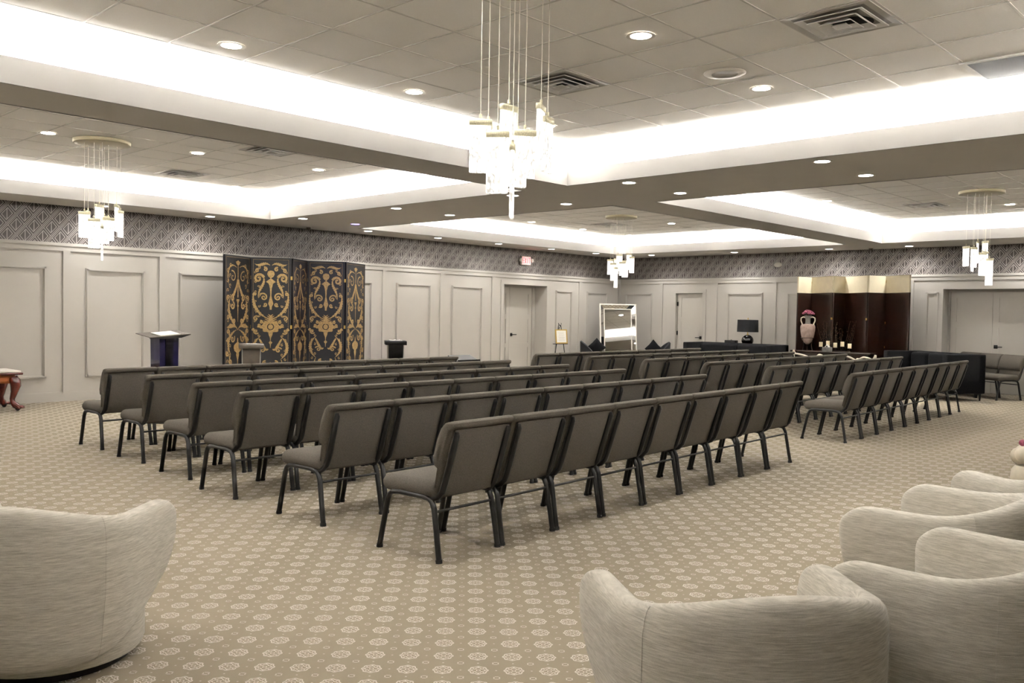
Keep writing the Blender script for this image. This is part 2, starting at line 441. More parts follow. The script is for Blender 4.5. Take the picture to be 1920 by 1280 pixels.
d = mb.build('door_5', M['door'], kind='structure'); lever(d, T(XB + .06, DY1 - .685, .90) @ RZ(-PI / 2), -1)
for z in (.25, 1.0, 1.72):
    MB().box(XB + .035, XB + .058, DY1 - .03, DY1 - .004, z - .05, z + .05).build('hinge', M['iron'], d)
# door jamb trim in the two alcoves
t = MB()
t.box(AX0, AX0 + .04, YA + .36, YA + .43, 0, AH).box(AX1 - .09, AX1, YA + .36, YA + .43, 0, AH).box(AX0, AX1, YA + .36, YA + .43, 2.032, AH)
t.build('trim_3', M['wall'], kind='structure')
t = MB()
t.box(XB + .33, XB + .40, BY0, BY0 + .03, 0, BH).box(XB + .33, XB + .40, BY1 - .035, BY1, 0, BH).box(XB + .33, XB + .40, BY0, BY1, 2.002, BH)
t.build('trim_4', M['wall'], kind='structure')

# ------------------------------------------------------------------ coffered ceiling
RC = .15
COF = []   # x0,x1,y0,y1 opening, recess on each side
for (x0, x1, rx0, rx1) in ((X0, X1, RC, RC), (X2, X3, RC, RC)):
    for (y0, y1, ry0, ry1) in ((Y0, Y1, RC, RC), (Y2, Y3, RC, RC)):
        COF.append((x0, x1, y0, y1, rx0, rx1, ry0, ry1))
c = MB()     # mats: 0 soffit, 1 white, 2 tile
TH = .05
c.box(XN, X0, YN, YA, ZS, ZS + TH); c.box(X1, X2, YN, YA, ZS, ZS + TH); c.box(X3, XB, YN, YA, ZS, ZS + TH)
for x0, x1 in ((X0, X1), (X2, X3)):
    c.box(x0, x1, YN, Y0, ZS, ZS + TH); c.box(x0, x1, Y1, Y2, ZS, ZS + TH); c.box(x0, x1, Y3, YA, ZS, ZS + TH)
F = .02
for x0, x1, y0, y1, a, b_, e, f in COF:
    # upstand fascias round the opening
    zb = ZS - .004
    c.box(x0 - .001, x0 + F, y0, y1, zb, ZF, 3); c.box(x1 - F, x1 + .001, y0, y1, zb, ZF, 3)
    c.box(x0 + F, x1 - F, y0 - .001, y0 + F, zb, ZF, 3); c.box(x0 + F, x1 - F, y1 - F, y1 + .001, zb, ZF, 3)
    # recessed cove walls
    xa, xb, ya, yb = x0 - a, x1 + b_, y0 - e, y1 + f
    c.box(xa - .02, xa, ya, yb, ZS + TH, ZT, 1); c.box(xb, xb + .02, ya, yb, ZS + TH, ZT, 1)
    c.box(xa, xb, ya - .02, ya, ZS + TH, ZT, 1); c.box(xa, xb, yb, yb + .02, ZS + TH, ZT, 1)
    c.box(xa, xb, ya, yb, ZT, ZT + .04, 2)
    zl = ZF - .05    # the ledge that carries the LED tape
    c.box(xa, x0, ya, yb, ZS + TH, zl, 1); c.box(x1, xb, ya, yb, ZS + TH, zl, 1)
    c.box(x0, x1, ya, y0, ZS + TH, zl, 1); c.box(x0, x1, y1, yb, ZS + TH, zl, 1)
c.box(XN, XB, YN, YA, ZT + .04, ZT + .1)
c.build('ceiling', [M['soffit'], M['white'], M['tile'], M['fascia']], kind='structure')
# exposed tee grid
for n, (x0, x1, y0, y1, a, b_, e, f) in enumerate(COF):
    g = MB(); xa, xb, ya, yb = x0 - a, x1 + b_, y0 - e, y1 + f
    gx = 2.41 * K if x0 < 5 else 13.45 - G / 2; gy = 7.059 * K - 8 * G if y0 < 5 else 10.0 - G / 2
    h = .003
    k = math.ceil((xa - gx) / G)
    while gx + k * G < xb:
        g.box(gx + k * G - .008, gx + k * G + .008, ya, yb, ZT - h, ZT)
        k += 1
    k = math.ceil((ya - gy) / G)
    while gy + k * G < yb:
        g.box(xa, xb, gy + k * G - .008, gy + k * G + .008, ZT - h * .8, ZT); k += 1
    g.build('trim_%d' % (5 + n), M['tbar'], kind='structure')

# LED tape on the ledges and the light it gives
def area(name, loc, sx, sy, power, color=(1, .995, .985), rot=(0, 0, 0), spread=PI):
    l = bpy.data.lights.new(name, 'AREA'); l.shape = 'RECTANGLE'; l.size = sx; l.size_y = sy; l.energy = power; l.color = color; l.spread = spread
    o = bpy.data.objects.new(name, l); COL.objects.link(o); o.location = loc; o.rotation_euler = rot
    return o
COVE_W = 14.5     # watts per metre
LB = .065
for n, (x0, x1, y0, y1, a, b_, e, f) in enumerate(COF):
    z = ZF - .05
    lt = thing('led_tape_light', ['LED tape glowing in the cove of the nearest, largest looking ceiling coffer', 'LED tape glowing in the cove of the left ceiling coffer', 'LED tape glowing in the cove of the right ceiling coffer', 'LED tape glowing in the cove of the ceiling coffer by the far corner'][n], 'light strip', (x0, y0, z))
    for (q0, q1, s0, s1) in ((x0 - LB - .02, x0 - LB, y0 - LB, y1 + LB), (x1 + LB, x1 + LB + .02, y0 - LB, y1 + LB), (x0 - LB, x1 + LB, y0 - LB - .02, y0 - LB), (x0 - LB, x1 + LB, y1 + LB, y1 + LB + .02)):
        MB().box(q0 - x0, q1 - x0, s0 - y0, s1 - y0, 0, .012).build('tape_run', M['led'], lt)
    for (cx, cy, lx, ly) in ((x0 - LB, (y0 + y1) / 2, .04, y1 - y0 + .2), (x1 + LB, (y0 + y1) / 2, .04, y1 - y0 + .2), ((x0 + x1) / 2, y0 - LB, x1 - x0 + .2, .04), ((x0 + x1) / 2, y1 + LB, x1 - x0 + .2, .04)):
        area('cove_light', (cx, cy, z + .02), lx, ly, COVE_W * max(lx, ly), rot=(PI, 0, 0))

# ------------------------------------------------------------------ downlights
def make_downlight(name='recessed_downlight', lens='disc'):
    t = thing(name, 'x', 'ceiling light')
    mb = MB(); mb.lathe([(.070, -.002), (.096, -.004), (.094, 0), (.070, 0), (.070, -.002)], 28, cap=False); mb.build('trim_ring', M['plastic'], t)
    mb = MB(); mb.lathe([(.001, -.0015), (.072, -.0015), (.072, 0), (.001, 0)], 28, cap=False); mb.build('lens', M[lens], t)
    return t
dl0 = make_downlight(); dlp = make_downlight('recessed_downlight', 'discp')
dl_used = [False]
def spot(loc, power, color=(1, .995, .985), ang=110, blend=.9, size=.05):
    l = bpy.data.lights.new('downlight_beam', 'SPOT'); l.energy = power * 1.5; l.color = color; l.spot_size = math.radians(ang); l.spot_blend = blend; l.shadow_soft_size = size
    o = bpy.data.objects.new('downlight_beam', l); COL.objects.link(o); o.location = loc
def downlight(x, y, z, label, group, power=30, ang=115, blend=.9):
    if not dl_used[0]: o = dl0; dl_used[0] = True
    else: o = copy_tree(dl0)
    o.location = (x, y, z - .0005); o['label'] = label; o['group'] = group
    spot((x, y, z - .02), power, ang=ang, blend=blend)
ORD = ['first', 'second', 'third', 'fourth', 'fifth', 'sixth', 'seventh', 'eighth', 'ninth']
for k, (x, y) in enumerate(((3.36, 6.14), (5.15, 6.14), (6.98, 6.14), (5.15, 3.67), (7.0, 3.71), (3.36, 3.71), (5.15, 1.3))):  # the last pair are unseen downlights, added to brighten the room
    if y < 3 or (x < 3.5 and y < 4): lab = 'unseen downlight added for light in the nearest coffer, above the camera outside the picture'
    else: lab = 'round white downlight in the nearest coffer, ' + ['leftmost, close to the left cove', 'second from left, over the long fascia', 'behind the big chandelier glass', 'large one right of the chandelier wires', 'right of the round speaker'][k]
    downlight(x * K, y * K, ZT - .0035, lab, 'downlights in the nearest coffer', 22)
for k, (x, y) in enumerate(((3.67, 10.86), (5.40, 10.70), (5.57, 13.31), (7.13, 10.57), (7.28, 13.13))):
    downlight(x * K, y * K, ZT - .0035, 'round downlight in the left coffer, ' + ['left of the chandelier canopy', 'between the canopy and the supply vent', 'low over the cove behind the chandelier wires', 'topmost right, near the dividing beam', 'low over the cove right of the vent'][k], 'downlights in the left coffer', 16)
for k, (x, y) in enumerate(((14.07, 12.79), (15.98, 12.91), (17.75, 12.89), (16.01, 10.51), (17.84, 10.54))):
    downlight(x * K, y * K, ZT - .0035, 'small round downlight in the far corner coffer, ' + ['leftmost of five', 'second from left', 'lowest, under the canopy', 'just right of the chandelier canopy', 'rightmost, beside the speaker'][k], 'downlights in the far corner coffer', 16)
for k, (x, y) in enumerate(((14.4, 6.38), (16.4, 6.5), (18.25, 6.58), (16.54, 4.14))):
    downlight(x * K, y * K, ZT - .0035, 'small round downlight in the right coffer, ' + ['nearest the dividing beam', 'second along from the beam', 'lowest, close to the far cove', 'right of the chandelier canopy'][k], 'downlights in the right coffer', 16)
for k, y in enumerate((3.6, 5.82, 7.6, 9.9, 12.28)):
    for j, x in enumerate((8.0, 9.04)):
        near = 'near-side' if j == 0 else 'far-side'
        if (k, j) == (4, 1):
            dlp.location = (x, y, ZS - .0005); dlp['label'] = 'violet glowing downlight at the left end of the wide cross beam'; dlp['group'] = 'downlights on the wide cross beam'
            spot((x, y, ZS - .02), 22, (.5, .42, 1), 140); continue
        downlight(x, y, ZS, '%s downlight on the wide cross beam, %s pair from the right' % (near, ORD[k]), 'downlights on the wide cross beam', 15)
for k, (x, y) in enumerate(((6.93, 13.3), (9.97, 13.15), (11.69, 13.14), (13.40, 13.12), (15.13, 13.13), (16.76, 13.12), (5.25, 13.3), (3.5, 13.3), (8.42, 13.2))):
    if k in (7, 8): continue
    downlight(x, y, ZS, 'downlight on the soffit along the left wall, ' + ['above the first black and gold screen panel', 'above the right end of the ornamented screen', 'above the grey lectern', 'left of the exit sign', 'just right of the exit sign', 'nearest the room corner', 'behind the left chandelier glass', 'at the left edge of the picture'][k], 'downlights along the left wall', 17, 150, .7)
for k, (x, y) in enumerate(((17.9, 12.3), (18.05, 10.14), (18.15, 7.96), (18.2, 6.34), (18.2, 4.2))):
    downlight(x, y, ZS, 'downlight on the soffit along the right wall, ' + ['nearest the room corner', 'above the lamp with the black shade', 'above the cream topped screen', 'right of the small camera dome', 'behind the right chandelier glass'][k], 'downlights along the right wall', 17, 150, .7)

# ------------------------------------------------------------------ ceiling fittings
def make_vent():
    t = thing('ceiling_vent', 'x', 'vent')
    a = .295
    fr = MB()
    for s in (0, 1, 2, 3):
        fr.add([(-a, -a, -.006), (a, -a, -.006), (a - .05, -a + .05, -.002), (-a + .05, -a + .05, -.002), (-a, -a, 0), (a, -a, 0)], [(0, 3, 2, 1), (0, 1, 5, 4)], 0, False, RZ(s * PI / 2))
    fr.build('vent_frame', M['ventgrey'], t)
    bk = MB(); bk.box(-a + .05, a - .05, -a + .05, a - .05, -.001, 0); bk.build('vent_backing', M['ventback'], t); MB().lathe([(.001, -.0016), (.13, -.0016), (.13, -.001), (.001, -.001)], 24, cx=.07, cy=-.05, cap=False).build('duct_opening', M['voidm'], t)
    for q, (ro, zo) in enumerate(((.225, -.012), (.165, -.020), (.105, -.028))):
        lv = MB()
        for s in range(4):
            ri = ro - .038
            lv.add([(-ro, -ro, zo), (ro, -ro, zo), (ri, -ri, zo + .022 if zo + .022 < -.002 else -.002), (-ri, -ri, zo + .022 if zo + .022 < -.002 else -.002)], [(0, 1, 2, 3)], 0, False, RZ(s * PI / 2))
            lv.add([(-ro, -ro, zo), (ro, -ro, zo), (ro + .004, -ro - .004, zo - .004), (-ro - .004, -ro - .004, zo - .004), (ro, -ro, zo - .006), (-ro, -ro, zo - .006)], [(0, 3, 2, 1), (3, 5, 4, 2)], 0, False, RZ(s * PI / 2))
        lv.build('louvre', M['white'], t)
    pl = MB(); pl.box(-.05, .05, -.05, .05, -.034, -.028); pl.build('centre_plate', M['ventgrey'], t)
    return t
v0 = make_vent()
vents = [((5.763, 4.925), 'square louvred vent beside the big chandelier wires'), ((5.763, 2.487), 'large square louvred vent at the top right of the picture'),
         ((6.07, 12.5), 'square louvred vent in the left coffer near the cove'), ((5.9, 9.75), 'vent in the left coffer half hidden by the dividing beam'),
         ((15.4, 11.7), 'small square vent below the far corner canopy'), ((15.82, 5.26), 'square vent left of the right chandelier canopy')]
for k, ((x, y), lab) in enumerate(vents):
    o = v0 if k == 0 else copy_tree(v0)
    o.location = (x * K, y * K, ZT - .0035); o.scale = (K, K, 1); o['label'] = lab; o['group'] = 'louvred ceiling vents'
t = thing('return_grille', 'dark slotted return air grille at the upper right edge of the ceiling', 'vent', (7.591 * K, 1.571 * K, ZT - .0035))
g = MB()
for a in ((-.295, .295, -.6, -.56), (-.295, .295, .56, .6), (-.295, -.26, -.56, .56), (.26, .295, -.56, .56)): g.box(a[0], a[1], a[2], a[3], -.008, 0)
g.build('grille_frame', M['white'], t)
MB().box(-.26, .26, -.56, .56, -.002, 0).build('grille_backing', M['voidm'], t)
g = MB()
for k in range(34): g.box(-.255 + k * .0153, -.247 + k * .0153, -.56, .56, -.006, -.002)
g.build('slats', M['grille'], t)
def speaker(x, y, label):
    t = thing('ceiling_speaker', label, 'speaker', (x * K, y * K, ZT - .0035), 0, 'round ceiling speakers')
    MB().lathe([(.10, -.012), (.145, -.010), (.158, -.003), (.158, 0), (.10, 0)], 36, cap=False).build('speaker_rim', M['plastic'], t)
    MB().lathe([(.001, -.006), (.10, -.008), (.10, 0), (.001, 0)], 30, cap=False).build('speaker_grille', M['ventgrey'], t)
speaker(6.372, 3.706, 'round white speaker in the nearest coffer right of the chandelier')
speaker(16.8, 10.62, 'small round white speaker in the far corner coffer')
speaker(17.2, 4.2, 'round white speaker at the right edge of the right coffer')
def dome(x, y, label):
    t = thing('ceiling_camera', label, 'camera', (x, y, ZS), 0, 'dome cameras')
    MB().lathe([(.001, -.012), (.05, -.012), (.055, 0), (.001, 0)], 20, cap=False).build('camera_base', M['plastic'], t)
    MB().lathe([(.001, -.055), (.02, -.05), (.034, -.035), (.04, -.012), (.001, -.012)], 20, cap=False).build('camera_dome', M['greyacr'], t)
dome(18.25, 7.12, 'small dome camera on the soffit above the cream topped screen')
dome(8.85, 13.4, 'small dome camera on the soffit above the black and gold screen')
t = MB(); t.lathe([(.001, .03), (.05, .028), (.075, .012), (.08, 0), (.001, 0)], 24, cap=False, mtx=T(XB, 9.37, 2.62) @ Matrix.Rotation(-PI / 2, 4, 'Y') @ Matrix.Diagonal((.7, 1.25, 1, 1)))
tag(t.build('smoke_detector', M['plastic']), 'oval white detector on the patterned wallpaper above the lamp', 'detector')
t = MB(); t.rbox(6.0, 6.12, YA - .045, YA - .001, .44, .475, .008, 2)
tag(t.build('wall_outlet', M['ventgrey']), 'small grey wall fitting low on the left wall beside the navy lectern', 'outlet')

# exit sign
t = thing('exit_sign', 'lit exit sign with red letters on the wallpaper above the double door', 'sign', (14.93, YA, 2.635))
MB().rbox(-.155, .155, -.06, -.001, -.10, .10, .01, 2).build('housing', M['plastic'], t)
MB().box(-.14, .14, -.0635, -.060, -.085, .085).build('sign_face', M['signpink'], t)
def glyph(mb, ch, x, w, h, s=.012):
    y0, y1 = -.068, -.0635; z0, z1 = -h / 2, h / 2
    if ch == 'E':
        mb.box(x, x + s, y0, y1, z0, z1)
        for z in (z0, -s / 2, z1 - s): mb.box(x + s, x + w, y0, y1, z, z + s)
    if ch == 'I': mb.box(x + w / 2 - s / 2, x + w / 2 + s / 2, y0, y1, z0, z1)
    if ch == 'T': mb.box(x + w / 2 - s / 2, x + w / 2 + s / 2, y0, y1, z0, z1 - s); mb.box(x, x + w, y0, y1, z1 - s, z1)
    if ch == 'X':
        for a in (1, -1):
            mb.prism([(x + (0 if a > 0 else w - s), z0), (x + (s if a > 0 else w), z0), (x + (w if a > 0 else s), z1), (x + (w - s if a > 0 else 0), z1)], y0, y1)
mb = MB()
for k, ch in enumerate('EXIT'): glyph(mb, ch, -.125 + k * .065, .052, .125)
mb.build('letters', M['exitred'], t)
for sx in (-1, 1):
    MB().lathe([(.001, .07), (.04, .068), (.05, .04), (.03, .0), (.001, 0)], 16, cap=False, mtx=T(sx * .19, -.02, .01) @ Matrix.Rotation(PI / 2, 4, 'X')).build('lamp_head', M['plastic'], t)
    MB().box(min(sx * .15, sx * .19), max(sx * .15, sx * .19), -.03, -.015, 0, .02).build('lamp_arm', M['plastic'], t)

# ------------------------------------------------------------------ chandeliers
def make_chandelier():
    t = thing('glass_chandelier', 'x', 'chandelier')
    # origin at the canopy centre on the ceiling
    MB().lathe([(.001, -.045), (.27, -.045), (.295, -.04), (.30, -.03), (.30, 0), (.001, 0)], 48, cap=False).build('canopy', M['champagne'], t)
    # lateral offset across the picture (a), depth (b), top z, width, turn, height
    pend = [(-.215, -.06, 2.66, .135, .05, .30), (-.105, -.14, 2.57, .135, -.1, .345), (-.03, .02, 2.775, .135, .75, .33), (-.012, -.20, 2.47, .135, 1.50, .40),
            (.075, -.05, 2.60, .135, .15, .27), (.185, .05, 2.79, .135, 1.25, .32), (.235, .10, 2.72, .12, 1.0, .32), (-.16, .14, 2.69, .135, 1.35, .30), (.04, .17, 2.64, .135, .5, .33)]
    mt = RZ(-.7585)      # across-the-picture frame when first hung
    for a, b, zt, w, turn, h in pend:
        a *= .84; b *= .84; zt = 1.42 + (zt - 1.42) * .84; w *= .88; h *= .93
        p = mt @ Vector((a, b, 0)); q = T(p.x, p.y, zt - ZT) @ RZ(-.7585 + turn)
        MB().tube([(p.x, p.y, -.045), (p.x, p.y, zt - ZT + .03)], .0022, 6).build('wire', M['wire'], t)
        g = MB()
        def wob(v): return (v[0], v[1] + .004 * math.sin(v[2] * 60 + v[0] * 40), v[2])
        g.rbox(-w / 2, w / 2, -.012, .012, -h, -.012, .008, 2, 0, None, q)
        gp = g.build('glass_panel', M['glow'], t)
        cp = MB(); cp.rbox(-w / 2 - .003, w / 2 + .003, -.016, .016, -.022, .012, .004, 1, 0, None, q); cp.tube([(p.x, p.y, zt - ZT + .02), (p.x, p.y, zt - ZT + .04)], .008, 8)
        cp.build('cap', M['capm'], gp)
    return t
ch0 = make_chandelier()
for k, (x, y, rz, lab) in enumerate(((3.52, 3.35, 0, 'large chandelier of hanging lit glass panels at top centre'), (4.01, 10.19, .45, 'chandelier of lit glass panels in the left coffer'),
                                     (13.4, 9.91, -.6, 'small looking chandelier of lit glass panels in front of the far corner'), (13.75, 3.81, .35, 'chandelier of lit glass panels near the right edge'))):
    o = ch0 if k == 0 else copy_tree(ch0)
    o.location = (x, y, ZT - .004); o.rotation_euler = (0, 0, rz); o['label'] = lab; o['group'] = 'hanging glass chandeliers'

# ------------------------------------------------------------------ stacking chairs
def make_chair():
    t = thing('stacking_chair', 'x', 'chair')
    # seat: faces +y; width .51
    def seatfn(p):
        x, y, z = p
        cz = .018 * (1 - (x / .25) ** 2) * (1 if z > .42 else 0)
        if y > .14: z -= (y - .14) ** 2 * 1.0 if z > .42 else 0
        return (x, y, z + cz)
    s = MB(); s.rbox(-.252, .252, -.212, .262, .350, .452, .044, 4, 0, seatfn); s.build('seat', M['fabric'], t)
    # backrest: a flat rear pan and a fat upper cushion, both leaning back
    lean = lambda z: -.205 - (z - .40) * .31
    def profile(sh):
        pts = []
        front = [(.375, .004), (.42, .018), (.535, .026), (.552, .058), (.60, .082), (.70, .086), (.77, .072), (.803, .040), (.812, .006)]
        rear = [(.811, -.016), (.803, -.032), (.787, -.038), (.772, -.034), (.764, -.014), (.60, -.010), (.45, -.008), (.375, -.004)]
        for z, d in front + rear:
            zc = .60; z2 = zc + (z - zc) * (1 - sh * .05); d2 = d * (1 - sh * .70) + sh * .018
            pts.append((lean(z2) + d2, z2))
        return pts
    b = MB(); xs = [(-.268, 1.0), (-.2655, .66), (-.259, .34), (-.247, .10), (-.225, 0), (0, 0), (.225, 0), (.247, .10), (.259, .34), (.2655, .66), (.268, 1.0)]
    vs = []; n = 17
    for x, sh in xs:
        for y, z in profile(sh):
            k = 1.0 if z > .56 else (.885 if z < .52 else .885 + (z - .52) / .04 * .115)   # waisted below the fat cushion
            vs.append((x * k, y, z))
    fs = []
    for i in range(len(xs) - 1):
        for j in range(n): fs.append((i * n + j, i * n + (j + 1) % n, (i + 1) * n + (j + 1) % n, (i + 1) * n + j))
    fs.append(tuple(reversed(range(n)))); fs.append(tuple((len(xs) - 1) * n + j for j in range(n)))
    b.add(vs, fs, 0, True); b.build('backrest', M['fabric'], t)
    pn = MB()
    def panfn(p): return (p[0], lean(p[2]) + p[1], p[2])
    pn.rbox(-.230, .230, -.026, -.006, .365, .766, .008, 2, 0, panfn); pn.build('back_panel', M['fabric'], t)
    for sx in (-1, 1):
        x = sx * .218
        up = [(x, lean(.752) - .026, .752), (x, lean(.73) - .034, .73), (x, lean(.60) - .034, .60), (x, lean(.46) - .034, .46), (x, lean(.40) - .030, .40), (x * 1.02, lean(.37) - .006, .366), (x * 1.04, -.165, .348), (x * 1.05, -.09, .350)]
        MB().tube(up, [.012, .020, .0215, .0215, .0215, .0215, .019, .016], 10, 0, .75).build('back_upright', M['frame'], t)
        f = MB(); xo = sx * .240
        f.tube([(xo, -.175, .335), (xo, -.15, .350), (xo, -.10, .358), (xo, .10, .358), (xo, .16, .350), (xo, .185, .335)], .0155, 8); f.build('seat_rail', M['frame'], t)
        for sy in (-1, 1):
            l = MB()
            yb = .185 if sy > 0 else -.175; yf = .265 if sy > 0 else -.245
            l.tube([(xo, yb * .88, .350), (xo, yb, .335), (xo + sx * .001, yb + sy * .018, .30), (xo + sx * .008, yf, .012)], .0185, 10, 0, .8)
            lg = l.build('leg', M['frame'], t)
            MB().tube([(xo + sx * .008, yf - sy * .0016, .020), (xo + sx * .008, yf, 0)], .0200, 10).build('foot_cap', M['foot'], lg)
    MB().tube([(-.236, -.197, .282), (.236, -.197, .282)], .0085, 8).build('stretcher', M['frame'], t)
    MB().box(-.232, .232, -.02, .02, .352, .364).build('under_brace', M['frame'], t)
    return t
c0 = make_chair(); used = [False]
def place_chair(x, y, rz, label, group):
    o = c0 if not used[0] else copy_tree(c0); used[0] = True
    o.location = (x, y, 0); o.rotation_euler = (0, 0, rz); o['label'] = label; o['group'] = group
PCH = .540; DYC = .353
LROW = [(3.264, 3.550, .0262), (3.286, 4.709, .0165), (3.283, 5.829, .0076), (3.386, 6.751, .0085), (3.436, 7.749, .011), (3.464, 8.747, .0158)]
RROW = [(9.843, 3.966, .0237), (10.220, 5.169, .0135), (10.307, 6.131, .0146), (10.222, 7.055, .0157), (10.167, 8.009, .007), (9.962, 8.892, .0098)]
RN = ['nearest row', 'second row from the camera', 'third row from the camera', 'fourth row from the camera', 'fifth row from the camera', 'farthest row']
for side, rows in (('left', LROW), ('right', RROW)):
    for i, (x, y, s) in enumerate(rows):
        ang = math.atan2(s, PCH)
        for n in range(9):
            cx = x + (n + .5) * PCH; cy = y + (n + .5) * s + DYC
            if side == 'left' and i == 3 and n > 0: cx += .012
            pos = 'leftmost' if n == 0 else ('rightmost' if n == 8 else ORD[n] + ' from left')
            place_chair(cx, cy, ang + random.uniform(-.006, .006), 'taupe chair, %s in the %s of the %s block' % (pos, RN[i], side), 'taupe chairs in rows of the %s block' % side)
# three chairs by the double doors on the right wall, facing the room
dirr = Vector((.56, .83)).normalized(); fac = Vector((-dirr.y, dirr.x))
F0 = Vector((17.36, 4.44))
for k in range(3):
    m_ = F0 + dirr * (.54 * (k + .5)); cpos = m_ - fac * .265
    place_chair(cpos.x, cpos.y, math.atan2(fac.y, fac.x) - PI / 2, 'taupe chair against the right wall doors, ' + ['nearest the right picture edge', 'middle of the three linked', 'half hidden behind the black sofa'][k], 'taupe chairs by the right wall doors')

# ------------------------------------------------------------------ barrel armchairs
def make_armchair():
    t = thing('barrel_armchair', 'x', 'armchair')
    # local +y is forward. plan centre-line of the shell
    def plan(s):     # s in -1..1
        a = abs(s); sg = 1 if s >= 0 else -1
        if a > .60:  # straight-ish arm
            k = (a - .60) / .40; return Vector((sg * (.335 + .022 * k), -.04 + .33 * k, 0))
        ang = a / .60 * PI / 2
        e = .92
        return Vector((sg * .335 * max(0, math.sin(ang)) ** e, -.04 - .30 * max(0, math.cos(ang)) ** e, 0))
    N = 61; sec = 20
    vs = []; fs = []
    for i in range(N):
        s = -1 + 2 * i / (N - 1); a = abs(s)
        p = plan(s); d = (plan(min(1, s + .01)) - plan(max(-1, s - .01))).normalized(); nrm = Vector((d.y, -d.x, 0))
        if nrm.dot(p - Vector((0, .1, 0))) < 0: nrm = -nrm       # outward
        q = max(0, 1 - a / .62); top = .615 + .085 * (q * q * (3 - 2 * q))
        if a > .86: top -= .085 * ((a - .86) / .14) ** 2.2
        low = .08 + .24 * max(0, (a - .34) / .66) ** 1.7
        th = .050 * (1 if a < .9 else math.sqrt(max(.02, 1 - ((a - .9) / .1) ** 2)) * .55 + .45)
        if a > .985: th *= .6
        for j in range(sec):
            u = 2 * PI * j / sec
            cx, cz = math.cos(u), math.sin(u)
            # superellipse section: tall and rounded
            ex = abs(cx) ** .65 * (1 if cx > 0 else -1); ez = abs(cz) ** .28 * (1 if cz > 0 else -1)
            z = (top + low) / 2 + (top - low) / 2 * ez
            kz = min(1, max(0, (z - low) / (top - low)))
            flare = .022 * kz ** 1.3 - .016 * (1 - kz) ** 2
            belly = .018 * math.sin(PI * min(1, max(0, kz)))
            off = nrm * (th * ex + flare + (belly if ex > 0 else 0))
            fwd = .055 * (1 - kz) * 0 + (.05 * kz if a > .8 else 0) * (a - .8) / .2
            v = p + off; v.z = z; v.y += fwd * .5
            vs.append(tuple(v))
    for i in range(N - 1):
        for j in range(sec): fs.append((i * sec + j, i * sec + (j + 1) % sec, (i + 1) * sec + (j + 1) % sec, (i + 1) * sec + j))
    fs.append(tuple(reversed(range(sec)))); fs.append(tuple((N - 1) * sec + j for j in range(sec)))
    b = MB(); b.add(vs, fs, 0, True); sh = b.build('shell', M['linen'], t)
    md = sh.modifiers.new('soft', 'SUBSURF'); md.levels = 1; md.render_levels = 2
    # seams where arm and back covers meet
    for sg in (-1, 1):
        i = int(round((sg * .40 + 1) / 2 * (N - 1)))
        col = [Vector(vs[i * sec + j]) for j in range(sec)]
        out = sorted([c for j, c in enumerate(col) if math.cos(2 * PI * j / sec) > .2], key=lambda c: -c.z)
        pcen = plan(-1 + 2 * i / (N - 1)); 
        pts = [c + (Vector((c.x, c.y, 0)) - Vector((0, .05, 0))).normalized() * .0005 for c in out]
        MB().tube([tuple(p) for p in pts], .0009, 6).build('seam', M['linen'], sh)
    bs = MB()
    def basefn(p):
        x, y, z = p; return (x * 1.0, y * .96 + .0, z)
    prof = [(.31, .03), (.338, .035), (.350, .06), (.350, .16), (.345, .30), (.33, .37), (.30, .385), (.001, .385)]
    bs.lathe(prof, 40, 0, .055, 0, True, None, basefn); bs.build('base', M['linen'], t)
    cu = MB(); cu.lathe([(.001, .375), (.25, .375), (.295, .39), (.305, .42), (.29, .445), (.20, .458), (.001, .462)], 36, 0, .02, 0, False, None, lambda p: (p[0] * .96, p[1] * 1.02 + (.03 if p[1] > 0 else 0), p[2])); cu.build('seat_cushion', M['linen'], t)
    MB().lathe([(.001, 0), (.30, 0), (.30, .034), (.001, .034)], 32, 0, .05, 0, False).build('swivel_plinth', M['foot'], t)
    return t
a0 = make_armchair()
arms = [((1.25, 3.73), (.73, .68), 'oatmeal barrel armchair at the left foreground, seen from behind'),
        ((2.365, 1.295), (.63, .777), 'oatmeal barrel armchair at bottom centre right, wide back to the camera'),
        ((3.265, .93), (.07, 1.0), 'oatmeal barrel armchair at the lower right corner, between two others'),
        ((4.16, 1.27), (0.0, 1.0), 'oatmeal barrel armchair at right, behind the corner one'),
        ((5.32, 1.06), (.6, .8), 'oatmeal barrel armchair farthest back at the right edge')]
for k, ((x, y), (fx, fy), lab) in enumerate(arms):
    o = a0 if k == 0 else copy_tree(a0)
    o.location = (x, y, 0); o.rotation_euler = (0, 0, math.atan2(fy, fx) - PI / 2); o['label'] = lab; o['group'] = 'oatmeal barrel armchairs'
t = MB(); t.add([(0, 0, .002), (.09, .01, .002), (.075, .06, .012), (-.01, .045, .004), (0, 0, 0), (.09, .01, 0), (.075, .06, .010), (-.01, .045, .002)], [(0, 1, 2, 3), (7, 6, 5, 4), (0, 4, 5, 1), (1, 5, 6, 2), (2, 6, 7, 3), (3, 7, 4, 0)], 0, False, T(.98, 3.36, 0))
tag(t.build('care_label', M['paper']), 'white fabric care tag on the carpet under the left armchair', 'tag')
# knobbly pale stool at the right edge
t = thing('ceramic_stool', 'pale knobbly object with a pink blush at the right edge of the picture', 'ornament', (8.70, 1.94, 0))
MB().lathe([(.001, 0), (.13, 0), (.16, .04), (.15, .12), (.12, .16), (.001, .16)], 20, cap=False).build('base', M['bone'], t)
mb = MB()
for k in range(7):
    a = k * 2 * PI / 7; mb.ball((.09 * math.cos(a), .09 * math.sin(a), .24 + .02 * (k % 2)), .075, 12)
mb.ball((0, 0, .30), .085, 12); mb.build('lobes', M['bone'], t)
MB().ball((-.05, .06, .36), .03, 10).build('blush_lobe', M['pink'], t)

